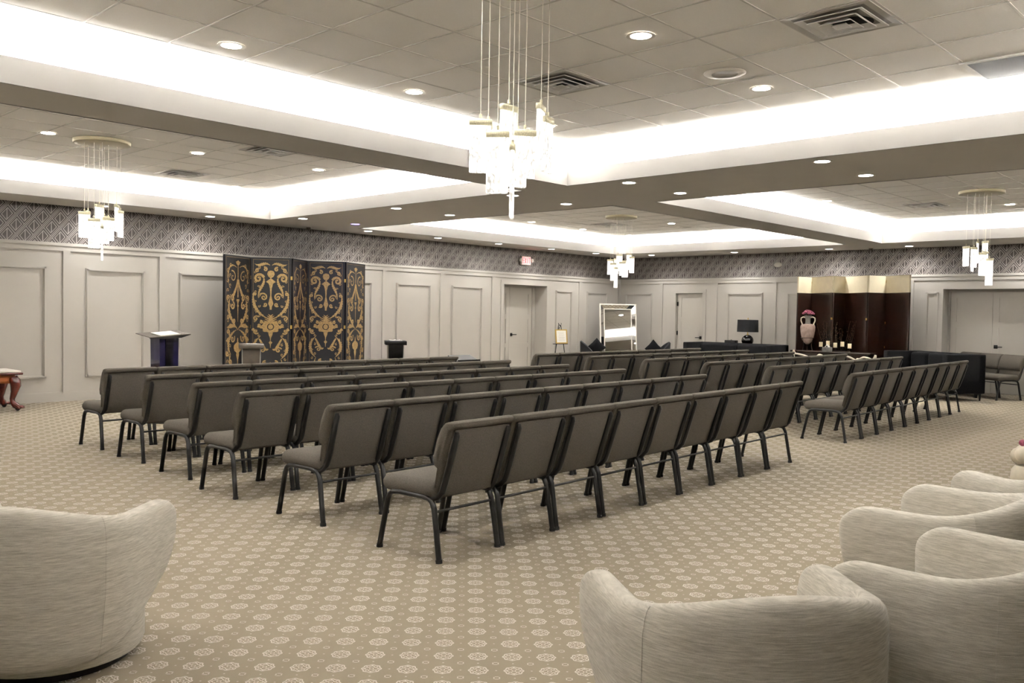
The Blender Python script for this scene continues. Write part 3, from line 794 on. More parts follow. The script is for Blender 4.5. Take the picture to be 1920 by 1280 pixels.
# ------------------------------------------------------------------ black and gold screen (left wall)
def rib(mb, pts, ws, d=.0, closed=False):
    """flat ribbon along 2D pts (x,z) with half widths ws, standing 1.5 mm proud of y=d"""
    n = len(pts); L = []; R = []
    for i in range(n):
        a = pts[max(0, i - 1)]; b = pts[min(n - 1, i + 1)]
        dx, dz = b[0] - a[0], b[1] - a[1]; l = math.hypot(dx, dz) or 1
        nx, nz = -dz / l, dx / l; w_ = ws[i] if isinstance(ws, (list, tuple)) else ws
        L.append((pts[i][0] + nx * w_, d, pts[i][1] + nz * w_)); R.append((pts[i][0] - nx * w_, d, pts[i][1] - nz * w_))
    vs = L + R; fs = [(i, i + 1, n + i + 1, n + i) for i in range(n - 1)]
    mb.add(vs, fs)
def spiral(cx, cz, r0, r1, a0, turns, n=26):
    out = []
    for i in range(n):
        t_ = i / (n - 1); r = r0 * (r1 / r0) ** t_; a = a0 + turns * 2 * PI * t_
        out.append((cx + r * math.cos(a), cz + r * math.sin(a)))
    return out
def bez(p0, p1, p2, p3, n=16):
    return [tuple(((1 - t_) ** 3) * p0[k] + 3 * t_ * (1 - t_) ** 2 * p1[k] + 3 * t_ * t_ * (1 - t_) * p2[k] + t_ ** 3 * p3[k] for k in (0, 1)) for t_ in [i / (n - 1) for i in range(n)]]
def taper(n, a, b, c=None):
    a *= .85; b *= .85
    return [(a + (b - a) * i / (n - 1)) if c is None else ((a + (b - a) * 2 * i / (n - 1)) if i < n / 2 else (b + (c - b) * (2 * i / (n - 1) - 1))) for i in range(n)]
def leafy(n, wmax): return [.66 * wmax * math.sin(PI * min(1, (i + .6) / n)) * (1.0 if i % 2 else .62) for i in range(n)]
def blob(mb, cx, cz, prof, d):
    """symmetric filled outline: prof = [(z_offset, half_width)]"""
    n = len(prof); vs = [(cx - w_, d, cz + z) for z, w_ in prof] + [(cx + w_, d, cz + z) for z, w_ in prof]
    mb.add(vs, [(i, i + 1, n + i + 1, n + i) for i in range(n - 1)])
def ornament(W, H, wide, d):
    mb = MB(); h = W / 2
    V = lambda v: H * (1 - v)             # v measured from the top, as a share of the height
    for sg in (-1, 1):
        x = lambda u: sg * u * h
        R = lambda P, ws, sgn=sg: rib(mb, [(sg * abs(1) * px, pz) for px, pz in P], ws, d)
        if not wide:
            R(bez((.10 * h, V(.085)), (.75 * h, V(.03)), (.95 * h, V(.14)), (.72 * h, V(.215))), leafy(16, .042 * h * 2))
            R(spiral(.42 * h, V(.155), .30 * h, .05 * h, 1.2, 1.2), taper(26, .035 * h, .02 * h))
            R(bez((.04 * h, V(.17)), (.12 * h, V(.26)), (.45 * h, V(.27)), (.42 * h, V(.33))), taper(16, .05 * h, .09 * h, .02 * h))
            R(spiral(.40 * h, V(.305), .20 * h, .04 * h, 2.4, -1.3), taper(26, .04 * h, .03 * h))
            R(spiral(.78 * h, V(.30), .13 * h, .03 * h, -1.2, 1.3), taper(26, .04 * h, .03 * h))
            R(bez((.60 * h, V(.30)), (.95 * h, V(.38)), (.60 * h, V(.46)), (-.05 * h, V(.535)), 22), leafy(22, .15 * h))
            R(spiral(.44 * h, V(.36), .19 * h, .04 * h, 1.8, 1.3), taper(26, .05 * h, .035 * h))
            for vv, uu, rr, a in ((.435, .78, .13, 2.0), (.47, .30, .12, -.6), (.545, .78, .15, -2.0), (.595, .42, .20, 2.5), (.60, .80, .10, 0), (.70, .82, .13, 1.0), (.76, .62, .18, -1.5), (.82, .80, .13, 2), (.86, .35, .16, .5), (.92, .7, .18, -1)):
                R(spiral(uu * h, V(vv), rr * h, .03 * h, a, 1.35 if int(vv * 100) % 2 else -1.35), taper(26, .045 * h, .03 * h))
            R(bez((.20 * h, V(.513)), (.45 * h, V(.49)), (.62 * h, V(.51)), (.88 * h, V(.513)), 14), leafy(14, .17 * h))
            R(bez((.08 * h, V(.53)), (.75 * h, V(.56)), (.95 * h, V(.64)), (.55 * h, V(.705)), 22), leafy(22, .15 * h))
            R(bez((.55 * h, V(.70)), (.85 * h, V(.76)), (.40 * h, V(.83)), (.08 * h, V(.86)), 18), leafy(18, .10 * h))
            R(bez((.0 * h, V(.80)), (.35 * h, V(.86)), (.75 * h, V(.9)), (.85 * h, V(.97)), 18), leafy(18, .10 * h))
        else:
            R(bez((.05 * h, V(.055)), (.35 * h, V(.02)), (.55 * h, V(.075)), (.86 * h, V(.045)), 18), leafy(18, .14 * h))
            R(spiral(.30 * h, V(.085), .13 * h, .03 * h, 1.0, 1.3), taper(26, .045 * h, .03 * h))
            R(spiral(.72 * h, V(.095), .12 * h, .03 * h, 2.5, -1.3), taper(26, .045 * h, .03 * h))
            R(spiral(.66 * h, V(.155), .30 * h, .05 * h, 2.9, -1.35, 34), taper(34, .085 * h, .04 * h))
            R(bez((.42 * h, V(.13)), (.20 * h, V(.20)), (.70 * h, V(.215)), (.66 * h, V(.30)), 20), leafy(20, .13 * h))
            R(spiral(.38 * h, V(.292), .25 * h, .04 * h, .6, 1.5, 34), taper(34, .05 * h, .035 * h))
            R(spiral(.30 * h, V(.345), .12 * h, .03 * h, -.6, -1.2), taper(26, .05 * h, .03 * h))
            R(bez((.92 * h, V(.26)), (.98 * h, V(.34)), (.85 * h, V(.40)), (.10 * h, V(.455)), 24), leafy(24, .15 * h))
            R(spiral(.84 * h, V(.27), .10 * h, .03 * h, -1.0, 1.1), taper(26, .06 * h, .03 * h))
            for vv, uu, rr, a in ((.45, .78, .17, 2.6), (.50, .62, .10, -.6), (.475, .50, .09, 1.0), (.545, .78, .16, -2.6), (.53, .92, .06, 0), (.685, .42, .19, .4), (.78, .30, .14, 2.0), (.80, .82, .15, -1), (.86, .55, .18, .8), (.90, .2, .12, 0), (.95, .7, .15, 1)):
                R(spiral(uu * h, V(vv), rr * h, .03 * h, a, 1.35 if int(vv * 1000) % 2 else -1.35), taper(26, .045 * h, .03 * h))
            R(bez((.20 * h, V(.505)), (.40 * h, V(.49)), (.42 * h, V(.525)), (.60 * h, V(.515)), 12), leafy(12, .16 * h))
            R(bez((.55 * h, V(.585)), (1.05 * h, V(.63)), (.95 * h, V(.71)), (.55 * h, V(.75)), 24), leafy(24, .15 * h))
            R(bez((.12 * h, V(.675)), (.30 * h, V(.70)), (.40 * h, V(.64)), (.60 * h, V(.60)), 16), taper(16, .04 * h, .09 * h, .04 * h))
            R(bez((.55 * h, V(.75)), (.75 * h, V(.79)), (.50 * h, V(.83)), (.45 * h, V(.86)), 14), leafy(14, .08 * h))
            R(bez((.02 * h, V(.80)), (.20 * h, V(.83)), (.35 * h, V(.88)), (.25 * h, V(.95)), 14), leafy(14, .10 * h))
    if not wide:
        blob(mb, 0, V(.055), [(.055, .0), (.04, .02), (.02, .055 * h * 4), (.008, .035), (0, .06), (-.02, .025), (-.03, .012)], d)
        rib(mb, [(0, V(.06)), (0, V(.30))], taper(2, .02 * h, .05 * h), d)
        blob(mb, 0, V(.32), [(.02, .11 * h), (0, .12 * h), (-.03, .05 * h), (-.06, .03 * h), (-.09, .08 * h), (-.11, .03 * h), (-.35, .012 * h)], d)
        blob(mb, 0, V(.66), [(.16, .01), (.09, .05 * h), (.06, .22 * h), (.04, .30 * h), (0, .32 * h), (-.05, .26 * h), (-.08, .10 * h), (-.12, .12 * h), (-.20, .04 * h), (-.34, .015 * h)], d)
        rib(mb, [(0, V(.83)), (0, V(.97))], .03 * h, d)
    else:
        blob(mb, 0, V(.12), [(.06, .05 * h), (.045, .16 * h), (0, .20 * h), (-.04, .14 * h), (-.065, .04 * h), (-.075, .02 * h), (-.09, .10 * h), (-.13, .26 * h), (-.16, .12 * h), (-.24, .05 * h), (-.36, .03 * h), (-.42, .07 * h), (-.50, .14 * h), (-.55, .06 * h), (-.60, .05 * h)], d)
        for k in range(5):
            w_ = (.10 + .05 * k) * h; rib(mb, [(-w_ * 1.3, V(.425 + .012 * k) + .02), (0, V(.43 + .012 * k) - .008), (w_ * 1.3, V(.425 + .012 * k) + .02)], [.002, .02, .002], d)
        # cartouche with an oval ring
        import_ring = 22
        for (ra, rb2, rc, rd) in ((.17 * h, .045, .50 * h, .105),):
            vs = []; n = 36
            for i in range(n):
                a = 2 * PI * i / n; k = 1 + .10 * math.cos(8 * a)
                vs.append((ra * 1.1 * math.cos(a), d, V(.51) + rb2 * 1.25 * math.sin(a))); vs.append((rc * k * math.cos(a), d, V(.51) + rd * k * math.sin(a)))
            mb.add(vs, [(2 * i, 2 * i + 1, (2 * i + 3) % (2 * n), (2 * i + 2) % (2 * n)) for i in range(n)])
            vs = [(ra * .8 * math.cos(2 * PI * i / n), d, V(.51) + rb2 * .95 * math.sin(2 * PI * i / n)) for i in range(n)]
            mb.add(vs, [tuple(range(n))])
        blob(mb, 0, V(.57), [(.03, .12 * h), (0, .10 * h), (-.05, .03 * h), (-.10, .015 * h), (-.13, .10 * h), (-.16, .03 * h), (-.22, .01 * h)], d)
        blob(mb, 0, V(.80), [(.06, .02 * h), (.03, .10 * h), (0, .04 * h), (-.05, .12 * h), (-.09, .05 * h), (-.16, .10 * h), (-.25, .04 * h)], d)
    rs = random.Random(5 + int(wide))
    for i in range(26):          # small tendrils that fill the ground near the edges
        v_ = .07 + .036 * i; uu = .80 if i % 2 else .62
        for sg in (-1, 1):
            a0 = rs.uniform(0, 6.28) if sg < 0 else a0
            rr = (.085 if wide else .11) * h
            P = spiral(uu * h, V(v_), rr, .02 * h, a0, 1.1 if i % 3 else -1.1, 18)
            rib(mb, [(sg * px, pz) for px, pz in P], taper(18, .022 * h, .016 * h), d)
    # thin gold border lines
    b = h - .02
    for p in (((-b, .03), (-b, H - .03)), ((b, .03), (b, H - .03)), ((-b, H - .03), (b, H - .03)), ((-b, .03), (b, .03))): rib(mb, list(p), .0016, d)
    return mb
def folding_screen(name, label, hinges, H, front):
    t = thing(name, label, 'folding screen', (hinges[0][0], hinges[0][1], 0))
    for k in range(len(hinges) - 1):
        a, b = Vector(hinges[k]), Vector(hinges[k + 1]); W = (b - a).length - .014; c_ = (a + b) / 2
        ang = math.atan2(b.y - a.y, b.x - a.x)
        mt = T(c_.x - hinges[0][0], c_.y - hinges[0][1], 0) @ RZ(ang)
        front(t, k, W, H[k], mt)
    return t
def frontA(t, k, W, H, mt):
    p = MB(); p.box(-W / 2, W / 2, -.014, .014, .04, H, 0, mt)
    for a in (-W / 2, W / 2 - .018): p.box(a, a + .018, -.018, .018, 0, H + .004, 0, mt)
    p.box(-W / 2 + .018, W / 2 - .018, -.018, .018, H - .018, H + .004, 0, mt)
    pan = p.build('screen_panel', M['lacquer'], t)
    o = ornament(W - .05, H, k % 2 == 1, 0)
    o.v = [tuple(mt @ Vector((v[0], -.0152, v[2]))) for v in o.v]
    o.build('gold_ornament', M['gold'], pan)
    if k < 4:
        for z in (.35, 1.12, 1.95):
            MB().box(W / 2 - .01, W / 2 + .02, -.021, -.016, z - .03, z + .03, 0, mt).build('hinge', M['hinge'], pan)
HA = [(7.02, 13.02), (7.72, 13.42), (8.26, 13.0), (8.84, 13.42), (9.36, 13.0), (10.10, 13.42)]
folding_screen('folding_screen', 'five panel black lacquer folding screen with gold scrollwork by the left wall', HA, [2.285] * 5, frontA)
def frontB(t, k, W, H, mt):
    p = MB(); p.box(-W / 2, W / 2, -.015, .015, .0, 1.965, 0, mt); pan = p.build('screen_panel', M['walnut'], t)
    q = MB(); q.box(-W / 2 + .003, W / 2 - .003, -.016, .016, 1.965, H - .006, 0, mt); q.build('cream_band', M['parch'], pan)['label'] = 'cream parchment band'
    q = MB(); q.box(-W / 2, W / 2, -.017, .017, H - .006, H, 0, mt); q.build('top_edge', M['walnut'], pan)
    if k < 5:
        for z in ((2.20, .85, 1.35) if k == 4 else ((2.20,) if k in (0, 2) else (1.42,))):
            MB().box(W / 2 - .022, W / 2 + .022, -.0215, -.0165, z - .022, z + .022, 0, mt).build('hinge', M['hinge'], pan)
HB = [(18.02, 8.56), (18.42, 8.42), (18.0, 7.77), (18.42, 7.70), (18.0, 7.04), (18.42, 6.83), (18.0, 6.24)]
HB = [(18.02, 8.58), (18.46, 8.46), (18.0, 7.78), (18.46, 7.72), (18.0, 7.05), (18.46, 6.86), (18.03, 6.23)]
folding_screen('folding_screen', 'six panel dark brown folding screen with cream top band by the right wall', HB, [2.32] * 6, frontB)

# ------------------------------------------------------------------ lecterns
t = thing('wing_lectern', 'navy and black gloss lectern with a wide wing shaped top', 'lectern', (4.93, 10.6, 0), .12)
mb = MB(); mb.prism([(-.115, .04), (.115, .04), (.130, 1.04), (-.130, 1.04)], -.10, .10); mb.build('column', M['navy'], t)
mb = MB(); mb.prism([(-.045, .05), (.045, .05), (.05, 1.03), (-.05, 1.03)], -.112, -.10); mb.build('front_panel', M['darkgloss'], t)
mb = MB(); mb.add([(-.29, -.16, 1.048), (.26, -.16, 1.086), (.26, .16, 1.125), (-.29, .16, 1.09), (-.29, -.16, 1.056), (.26, -.16, 1.094), (.26, .16, 1.133), (-.29, .16, 1.098)], [(3, 2, 1, 0), (4, 5, 6, 7), (0, 1, 5, 4), (1, 2, 6, 5), (2, 3, 7, 6), (3, 0, 4, 7)]); mb.build('wing_top', M['greyacr'], t)
mb = MB(); mb.prism([(-.29, 1.038), (-.13, 1.035), (.13, 1.045), (.26, 1.082), (.26, 1.086), (-.29, 1.048)], -.16, -.148); mb.build('front_lip', M['iron'], t)
mb = MB(); mb.lathe([(.001, 0), (.24, 0), (.24, .02), (.20, .04), (.001, .04)], 28, cap=False); mb.build('base', M['darkgloss'], t)
mb = MB(); mb.box(-.14, .13, -.14, .08, 0, .008, 0, T(4.93, 10.6, 1.098) @ RZ(.12) @ Matrix.Rotation(-.065, 4, 'Y') @ Matrix.Rotation(.14, 4, 'X')); 
tag(mb.build('paper_sheet', M['paper']), 'bright paper lying on top of the winged navy lectern', 'paper')
def lectern(x, y, rz, label, body, top, h, wt, wb):
    t = thing('lectern', label, 'lectern', (x, y, 0), rz)
    MB().prism([(-wb / 2, .03), (wb / 2, .03), (wt / 2, h - .06), (-wt / 2, h - .06)], -.12, .12).build('body', body, t)
    MB().rbox(-wt / 2 - .05, wt / 2 + .05, -.19, .17, h - .06, h, .005, 1).build('top', top, t)
    for s in (-1, 1):
        MB().prism([(s * wb / 2, .03), (s * (wb / 2 + .012), .03), (s * (wt / 2 + .012), h - .06), (s * wt / 2, h - .06)][::s], -.125, .125).build('edge_strip', M['silver'], t)
    MB().box(-wb / 2 - .06, wb / 2 + .06, -.18, .18, 0, .03).build('base', body, t)
    return t
lectern(6.12, 10.6, -.50, 'smoky grey acrylic lectern in front of the gold scrollwork screen', M['greyacr'], M['greyacr'], .955, .22, .19)
lectern(8.585, 10.6, -.62, 'small dark lectern with silver edges and papers on top', M['darkgloss'], M['iron'], .965, .225, .18)
mb = MB(); mt = T(8.585, 10.6, .966) @ RZ(-.62)
mb.add([(-.10 + .2 * i / 6, yy, .004 + .014 * math.sin(i * 1.3 + 1) ** 2) for yy in (-.11, .09) for i in range(7)], [(i, i + 1, 8 + i, 7 + i) for i in range(6)], 0, True, mt)
mb.box(-.09, .10, -.10, .10, 0, .004, 0, mt)
tag(mb.build('paper_sheets', M['paper']), 'loose white papers on the small dark lectern', 'paper')
t = thing('music_stand', 'low black slanted stand behind the left block of chairs', 'stand', (10.05, 10.6, 0), -.05)
MB().add([(-.24, -.12, .60), (.24, -.12, .60), (.24, .14, .69), (-.24, .14, .69), (-.24, -.12, .615), (.24, -.12, .615), (.24, .14, .705), (-.24, .14, .705)], [(3, 2, 1, 0), (4, 5, 6, 7), (0, 1, 5, 4), (1, 2, 6, 5), (2, 3, 7, 6), (3, 0, 4, 7)]).build('desk', M['iron'], t)
MB().box(-.24, .24, -.135, -.12, .59, .64).build('ledge', M['iron'], t)
MB().tube([(0, 0, .02), (0, 0, .645)], .012).build('pole', M['iron'], t)
MB().lathe([(.001, 0), (.16, 0), (.16, .012), (.02, .03), (.001, .03)], 20, cap=False).build('base', M['iron'], t)

# ------------------------------------------------------------------ low mahogany table at the left edge
t = thing('low_table', 'low carved mahogany table with white marble top and claw feet', 'table', (3.42, 13.13, 0))
MB().rbox(-.62, .58, -.30, .30, .515, .54, .008, 2).build('marble_top', M['marble'], t)['label'] = 'white marble top'
MB().rbox(-.64, .60, -.32, .32, .485, .515, .01, 2).build('table_edge', M['mahog'], t)
mb = MB(); mb.box(-.56, .52, -.25, .25, .37, .485); mb.build('apron', M['orange_wood'], t)
for sx in (-1, 1):
    for sy in (-1, 1):
        lx, ly = (.50 if sx > 0 else -.54), sy * .235
        q = .7071; d = Vector((sx * q, sy * q, 0))
        path = [(0, .45, .055), (.025, .40, .07), (.035, .34, .066), (.015, .25, .045), (-.012, .16, .032), (-.005, .11, .034), (.03, .075, .045), (.075, .05, .04), (.105, .045, .022)]
        lg = MB(); lg.tube([(lx + d.x * o_, ly + d.y * o_, z) for o_, z, r in path], [r for *_, r in path], 12)
        leg = lg.build('leg', M['mahog'], t)
        cl = MB()
        for k in (-1, 0, 1):
            a = math.atan2(d.y, d.x) + k * .5; e = Vector((math.cos(a), math.sin(a), 0))
            cl.tube([(lx + e.x * .05, ly + e.y * .05, .065), (lx + e.x * .10, ly + e.y * .10, .06), (lx + e.x * .135, ly + e.y * .135, .04)], [.018, .02, .008], 8)
        cl.build('claw_foot', M['mahog'], leg)
        MB().lathe([(.001, -.012), (.028, -.012), (.03, 0), (.028, .012), (.001, .012)], 14, cap=False, mtx=T(lx + d.x * .06, ly + d.y * .06, .03) @ Matrix.Rotation(PI / 2, 4, 'X')).build('caster', M['iron'], leg)

# ------------------------------------------------------------------ mirror across the corner
mc = Vector((17.50, 12.93)); md_ = Vector((.80, -.53)).normalized()
t = thing('standing_mirror', 'tall mirror with a wide silvery border standing across the far room corner', 'mirror', (mc.x, mc.y, 0), math.atan2(md_.y, md_.x))
t.rotation_euler = (math.radians(-6), 0, math.atan2(md_.y, md_.x))
W_, H_ = .48, 1.70
fr = MB()
fr.box(-W_, -W_ + .03, -.05, 0, .02, H_); fr.box(W_ - .03, W_, -.05, 0, .02, H_); fr.box(-W_ + .03, W_ - .03, -.05, 0, H_ - .03, H_); fr.box(-W_ + .03, W_ - .03, -.05, 0, .02, .05)
fr.build('outer_frame', M['pewter'], t)
bv = MB(); o_, i_ = .45, .355; zt, zb = H_ - .03, .05
oc = [(-o_, zb), (o_, zb), (o_, zt), (-o_, zt)]; ic = [(-i_, zb + .10), (i_, zb + .10), (i_, zt - .10), (-i_, zt - .10)]
for k in range(4):
    a, b, c2, d2 = oc[k], oc[(k + 1) % 4], ic[(k + 1) % 4], ic[k]
    bv.add([(a[0], -.045, a[1]), (b[0], -.045, b[1]), (c2[0], -.018, c2[1]), (d2[0], -.018, d2[1])], [(0, 1, 2, 3)])
bv.build('bevel_strip', M['mirror'], t)
fr = MB(); e_ = .018
for k in range(4):
    a, b = ic[k], ic[(k + 1) % 4]; fr.box(min(a[0], b[0]) - .008, max(a[0], b[0]) + .008, -.030, -.016, min(a[1], b[1]) - .008, max(a[1], b[1]) + .008)
fr.build('inner_moulding', M['pewter'], t)
MB().box(-i_, i_, -.0175, -.010, zb + .10, zt - .10).build('mirror_glass', M['mirror'], t)
MB().box(-W_ + .02, W_ - .02, -.010, 0, .04, H_ - .02).build('backing', M['iron'], t)

# ------------------------------------------------------------------ slipper chairs with black cushions
def slipper(x, y, rz, label):
    t = thing('tub_chair', label, 'chair', (x, y, 0), rz, 'small charcoal tub chairs by the mirror')
    MB().rbox(-.27, .27, -.24, .26, .14, .40, .04, 3).build('seat', M['charcoal'], t)
    b = MB(); vs = []; n = 25
    pts = [(math.cos(a), math.sin(a)) for a in [PI + PI * i / (n - 1) for i in range(n)]]
    prof = []
    for i, (cx, sy) in enumerate(pts):
        top = .52 + .27 * max(0, -sy) ** .8
        for (ro, z) in ((.29, .12), (.30, top * .6), (.31, top - .02), (.28, top), (.25, top - .02), (.235, .40), (.235, .12)):
            vs.append((ro * cx, .0 + ro * sy * .95, z))
    fs = [(i * 7 + j, (i + 1) * 7 + j, (i + 1) * 7 + (j + 1) % 7, i * 7 + (j + 1) % 7) for i in range(n - 1) for j in range(7)]
    fs += [tuple(range(7)), tuple(reversed([(n - 1) * 7 + j for j in range(7)]))]
    b.add(vs, fs, 0, True); b.build('curved_back', M['charcoal'], t)
    for sx in (-1, 1):
        for sy in (-1, 1): MB().tube([(sx * .20, sy * .18, .14), (sx * .22, sy * .20, 0)], [.018, .011]).build('leg', M['iron'], t)
def pillow(x, y, z, rz, label, tilt=.3, s=.165):
    vs = []; fs = []; n = 13
    for sd in (1, -1):
        for i in range(n):
            for j in range(n):
                u = -1 + 2 * i / (n - 1); v = -1 + 2 * j / (n - 1)
                e = (1 - u * u) * (1 - v * v); pin = 1 - .10 * (1 - max(abs(u), abs(v)) ** 0) - .07 * (1 - abs(u * v))
                vs.append((u * s * pin, sd * .075 * e ** .5, v * s * pin))
    for q in (0, 1):
        o = q * n * n
        for i in range(n - 1):
            for j in range(n - 1):
                f = (o + i * n + j, o + (i + 1) * n + j, o + (i + 1) * n + j + 1, o + i * n + j + 1); fs.append(f if q == 0 else f[::-1])
    m = MB(); m.add(vs, fs, 0, True)
    o = m.build('throw_pillow', M['black']); o.location = (x, y, z); o.rotation_euler = (tilt, PI / 4, rz)
    return tag(o, label, 'pillow', 'black throw pillows')
slipper(16.72, 13.15, -2.384, 'charcoal tub chair left of the corner mirror')
pillow(16.80, 13.08, .63, -.75, 'black throw pillow leaning in the chair left of the mirror', .2)
slipper(17.95, 12.08, .757, 'charcoal tub chair right of the corner mirror')
pillow(17.90, 12.18, .61, -.75, 'black throw pillow leaning in the chair right of the mirror', -.2)

# ------------------------------------------------------------------ easel with framed sign
t = thing('easel', 'slim black easel holding a framed white sign beside the double door', 'easel', (15.66, 13.28, 0), -.25)
for sx in (-1, 1): MB().tube([(sx * .20, -.05, 0), (sx * .10, 0, .75), (sx * .03, .02, 1.16)], .009, 8).build('leg', M['iron'], t)
MB().tube([(0, .30, 0), (0, .03, 1.12)], .009, 8).build('leg', M['iron'], t)
MB().box(-.20, .20, -.045, .0, .715, .73).build('ledge', M['iron'], t)
MB().tube([(-.045, .01, 1.19), (0, .01, 1.14), (.045, .01, 1.19), (.03, .01, 1.21)], .006, 6).build('top_scroll', M['iron'], t)
MB().tube([(.045, .012, 1.10), (0, .012, 1.15), (-.045, .012, 1.21)], .006, 6).build('top_scroll', M['iron'], t)
t = thing('framed_sign', 'white sign in a gold frame on the black easel', 'sign', (15.66, 13.225, .731), -.25)
t.rotation_euler = (math.radians(-7), 0, -.25)
mb = MB()
for a in ((-.165, -.14, 0, .33), (.14, .165, 0, .33), (-.14, .14, 0, .025), (-.14, .14, .305, .33)): mb.box(a[0], a[1], -.015, .005, a[2], a[3])
mb.build('gold_frame', M['hinge'], t)
MB().box(-.14, .14, -.008, .0, .025, .305).build('sheet', M['paper'], t)
mb = MB()
for k in range(7): mb.box(-.09 + .01 * (k % 3), .09 - .012 * (k % 2), -.0092, -.008, .26 - k * .03, .264 - k * .03)
mb.build('text_lines', M['ventgrey'], t)

# ------------------------------------------------------------------ right-hand lounge corner
def sofa(name, label, loc, rz, L, D, H, ncush, legs_h=.13, cat='sofa'):
    t = thing(name, label, cat, loc, rz)       # local: x along the sofa, faces -y, back at y=D
    MB().rbox(0, L, .02, D, legs_h, .38, .02, 2).build('base', M['black'], t)
    MB().rbox(0, L, D - .16, D, .30, H, .025, 3).build('back', M['black'], t)
    MB().rbox(0, .13, 0, D, legs_h, H, .02, 3).build('arm', M['black'], t); MB().rbox(L - .13, L, 0, D, legs_h, H, .02, 3).build('arm', M['black'], t)
    w = (L - .27) / ncush
    for k in range(ncush):
        MB().rbox(.135 + k * w, .135 + (k + 1) * w - .006, .02, D - .16, .36, .48, .04, 3).build('seat_cushion', M['black'], t)
        MB().rbox(.135 + k * w + .01, .135 + (k + 1) * w - .01, D - .34, D - .15, .44, H - .015, .06, 3).build('back_cushion', M['black'], t)
    for x in (.06, L - .06):
        for y in (.06, D - .06): MB().tube([(x, y, legs_h + .02), (x, y, 0)], [.032, .016], 4).build('leg', M['iron'], t)
    return t
sofa('sofa', 'long black sofa with dark feet in front of the brown screen at right', (17.28, 6.44, 0), math.atan2(-.85, -.53), 1.70, .82, .825, 3)
sofa('sofa', 'black sofa under the lamp with the round black base', (17.95, 8.62, 0), PI / 2, 2.14, .80, .84, 2)
bpy.data.objects['sofa.001'].location = (16.95, 8.55 + 2.2, 0); bpy.data.objects['sofa.001'].rotation_euler = (0, 0, -PI / 2)
# table behind that sofa
t = thing('console_table', 'dark table behind the black sofa carrying the black shaded lamp', 'table', (18.12, 9.9, 0))
MB().rbox(-.22, .22, -.75, .75, .70, .74, .006, 1).build('tabletop', M['walnut'], t)
for sx in (-1, 1):
    for sy in (-1, 1): MB().box(sx * .19 - .02, sx * .19 + .02, sy * .71 - .02, sy * .71 + .02, 0, .70).build('leg', M['walnut'], t)
t = thing('table_lamp', 'table lamp with round glossy black base and black drum shade', 'lamp', (18.1, 9.78, .74))
MB().lathe([(.001, 0), (.06, 0), (.06, .015), (.03, .02), (.001, .02)], 20, cap=False).build('foot', M['hinge'], t)
MB().ball((0, 0, .155), .135, 26, 0, (1, 1, .95)).build('ball_base', M['darkgloss'], t)
MB().lathe([(.03, .275), (.022, .29), (.012, .30), (.012, .36), (.001, .36)], 16, cap=False).build('neck', M['hinge'], t)
MB().lathe([(.232, .345), (.236, .345), (.228, .62), (.224, .62), (.232, .345)], 36, cap=False).build('lamp_shade', M['charcoal'], t)
mb = MB(); mb.tube([(0, 0, .36), (0, 0, .64)], .006); mb.ball((0, 0, .65), .015, 10)
for k in range(3): mb.tube([(0, 0, .60), (.225 * math.cos(k * 2.094), .225 * math.sin(k * 2.094), .60)], .003, 6)
mb.build('finial', M['hinge'], t)
t = thing('speaker_box', 'small black box beside the black shaded lamp', 'box', (18.1, 10.19, .74))
MB().rbox(-.07, .07, -.135, .135, 0, .145, .008, 2).build('box_body', M['iron'], t)
MB().tube([(-.02, .0, .144), (-.02, .0, .155), (.02, 0, .155), (.02, 0, .144)], .005, 6).build('box_handle', M['iron'], t)

# buffet in front of the brown screen
t = thing('console_table', 'long dark wood console table carrying the tall urn and candles', 'table', (17.72, 7.63, 0))
MB().rbox(-.20, .20, -.84, .84, .705, .745, .006, 2).build('tabletop', M['walnut'], t)
MB().box(-.17, .17, -.80, .80, .60, .705).build('apron', M['walnut'], t)
for sx in (-1, 1):
    for sy in (-1, 1): MB().tube([(sx * .15, sy * .77, .60), (sx * .15, sy * .77, 0)], [.036, .022], 4).build('leg', M['walnut'], t)
ux, uy = 17.72, 8.185
t = thing('urn_stand', 'thin black iron tripod holding the clay urn', 'stand', (ux, uy, .745))
for k in range(3):
    a = k * 2 * PI / 3 + .5; MB().tube([(.115 * math.cos(a), .115 * math.sin(a), 0), (.085 * math.cos(a), .085 * math.sin(a), .12), (.128 * math.cos(a), .128 * math.sin(a), .262)], .006, 6).build('leg', M['iron'], t)
MB().tube([(.13 * math.cos(a), .13 * math.sin(a), .262) for a in [2 * PI * k / 28 for k in range(29)]], .006, 6, cap=False).build('ring', M['iron'], t)
t = thing('two_handled_urn', 'tall two handled clay urn with grey neck on an iron tripod', 'urn', (ux, uy, .745))
MB().lathe([(.001, .125), (.035, .13), (.075, .165), (.105, .21), (.118, .262), (.135, .33), (.148, .42), (.150, .49), (.135, .535), (.095, .55), (.062, .553), (.001, .553)], 32, cap=False).build('urn_body', M['clay'], t)
MB().lathe([(.062, .55), (.052, .57), (.050, .64), (.056, .69), (.074, .715), (.078, .73), (.066, .73), (.050, .69), (.04, .60), (.001, .58)], 28, cap=False).build('neck', M['claygrey'], t)
for s in (-1, 1):
    MB().tube([(0, s * .055, .69), (0, s * .11, .70), (0, s * .152, .675), (0, s * .155, .62), (0, s * .128, .56), (0, s * .12, .525)], [.012, .013, .013, .013, .013, .014], 8).build('handle', M['bone'], t)
t = thing('flower_bunch', 'bunch of dusty pink flowers in the neck of the clay urn', 'flowers', (ux, uy, 1.43))
mb = MB(); rnd = random.Random(3)
for k in range(70):
    a = rnd.uniform(0, 2 * PI); r = .125 * math.sqrt(rnd.random()); h = .075 + .085 * (1 - (r / .13) ** 2) * rnd.uniform(.6, 1)
    mb.ball((r * math.cos(a), r * math.sin(a), h), rnd.uniform(.012, .02), 6)
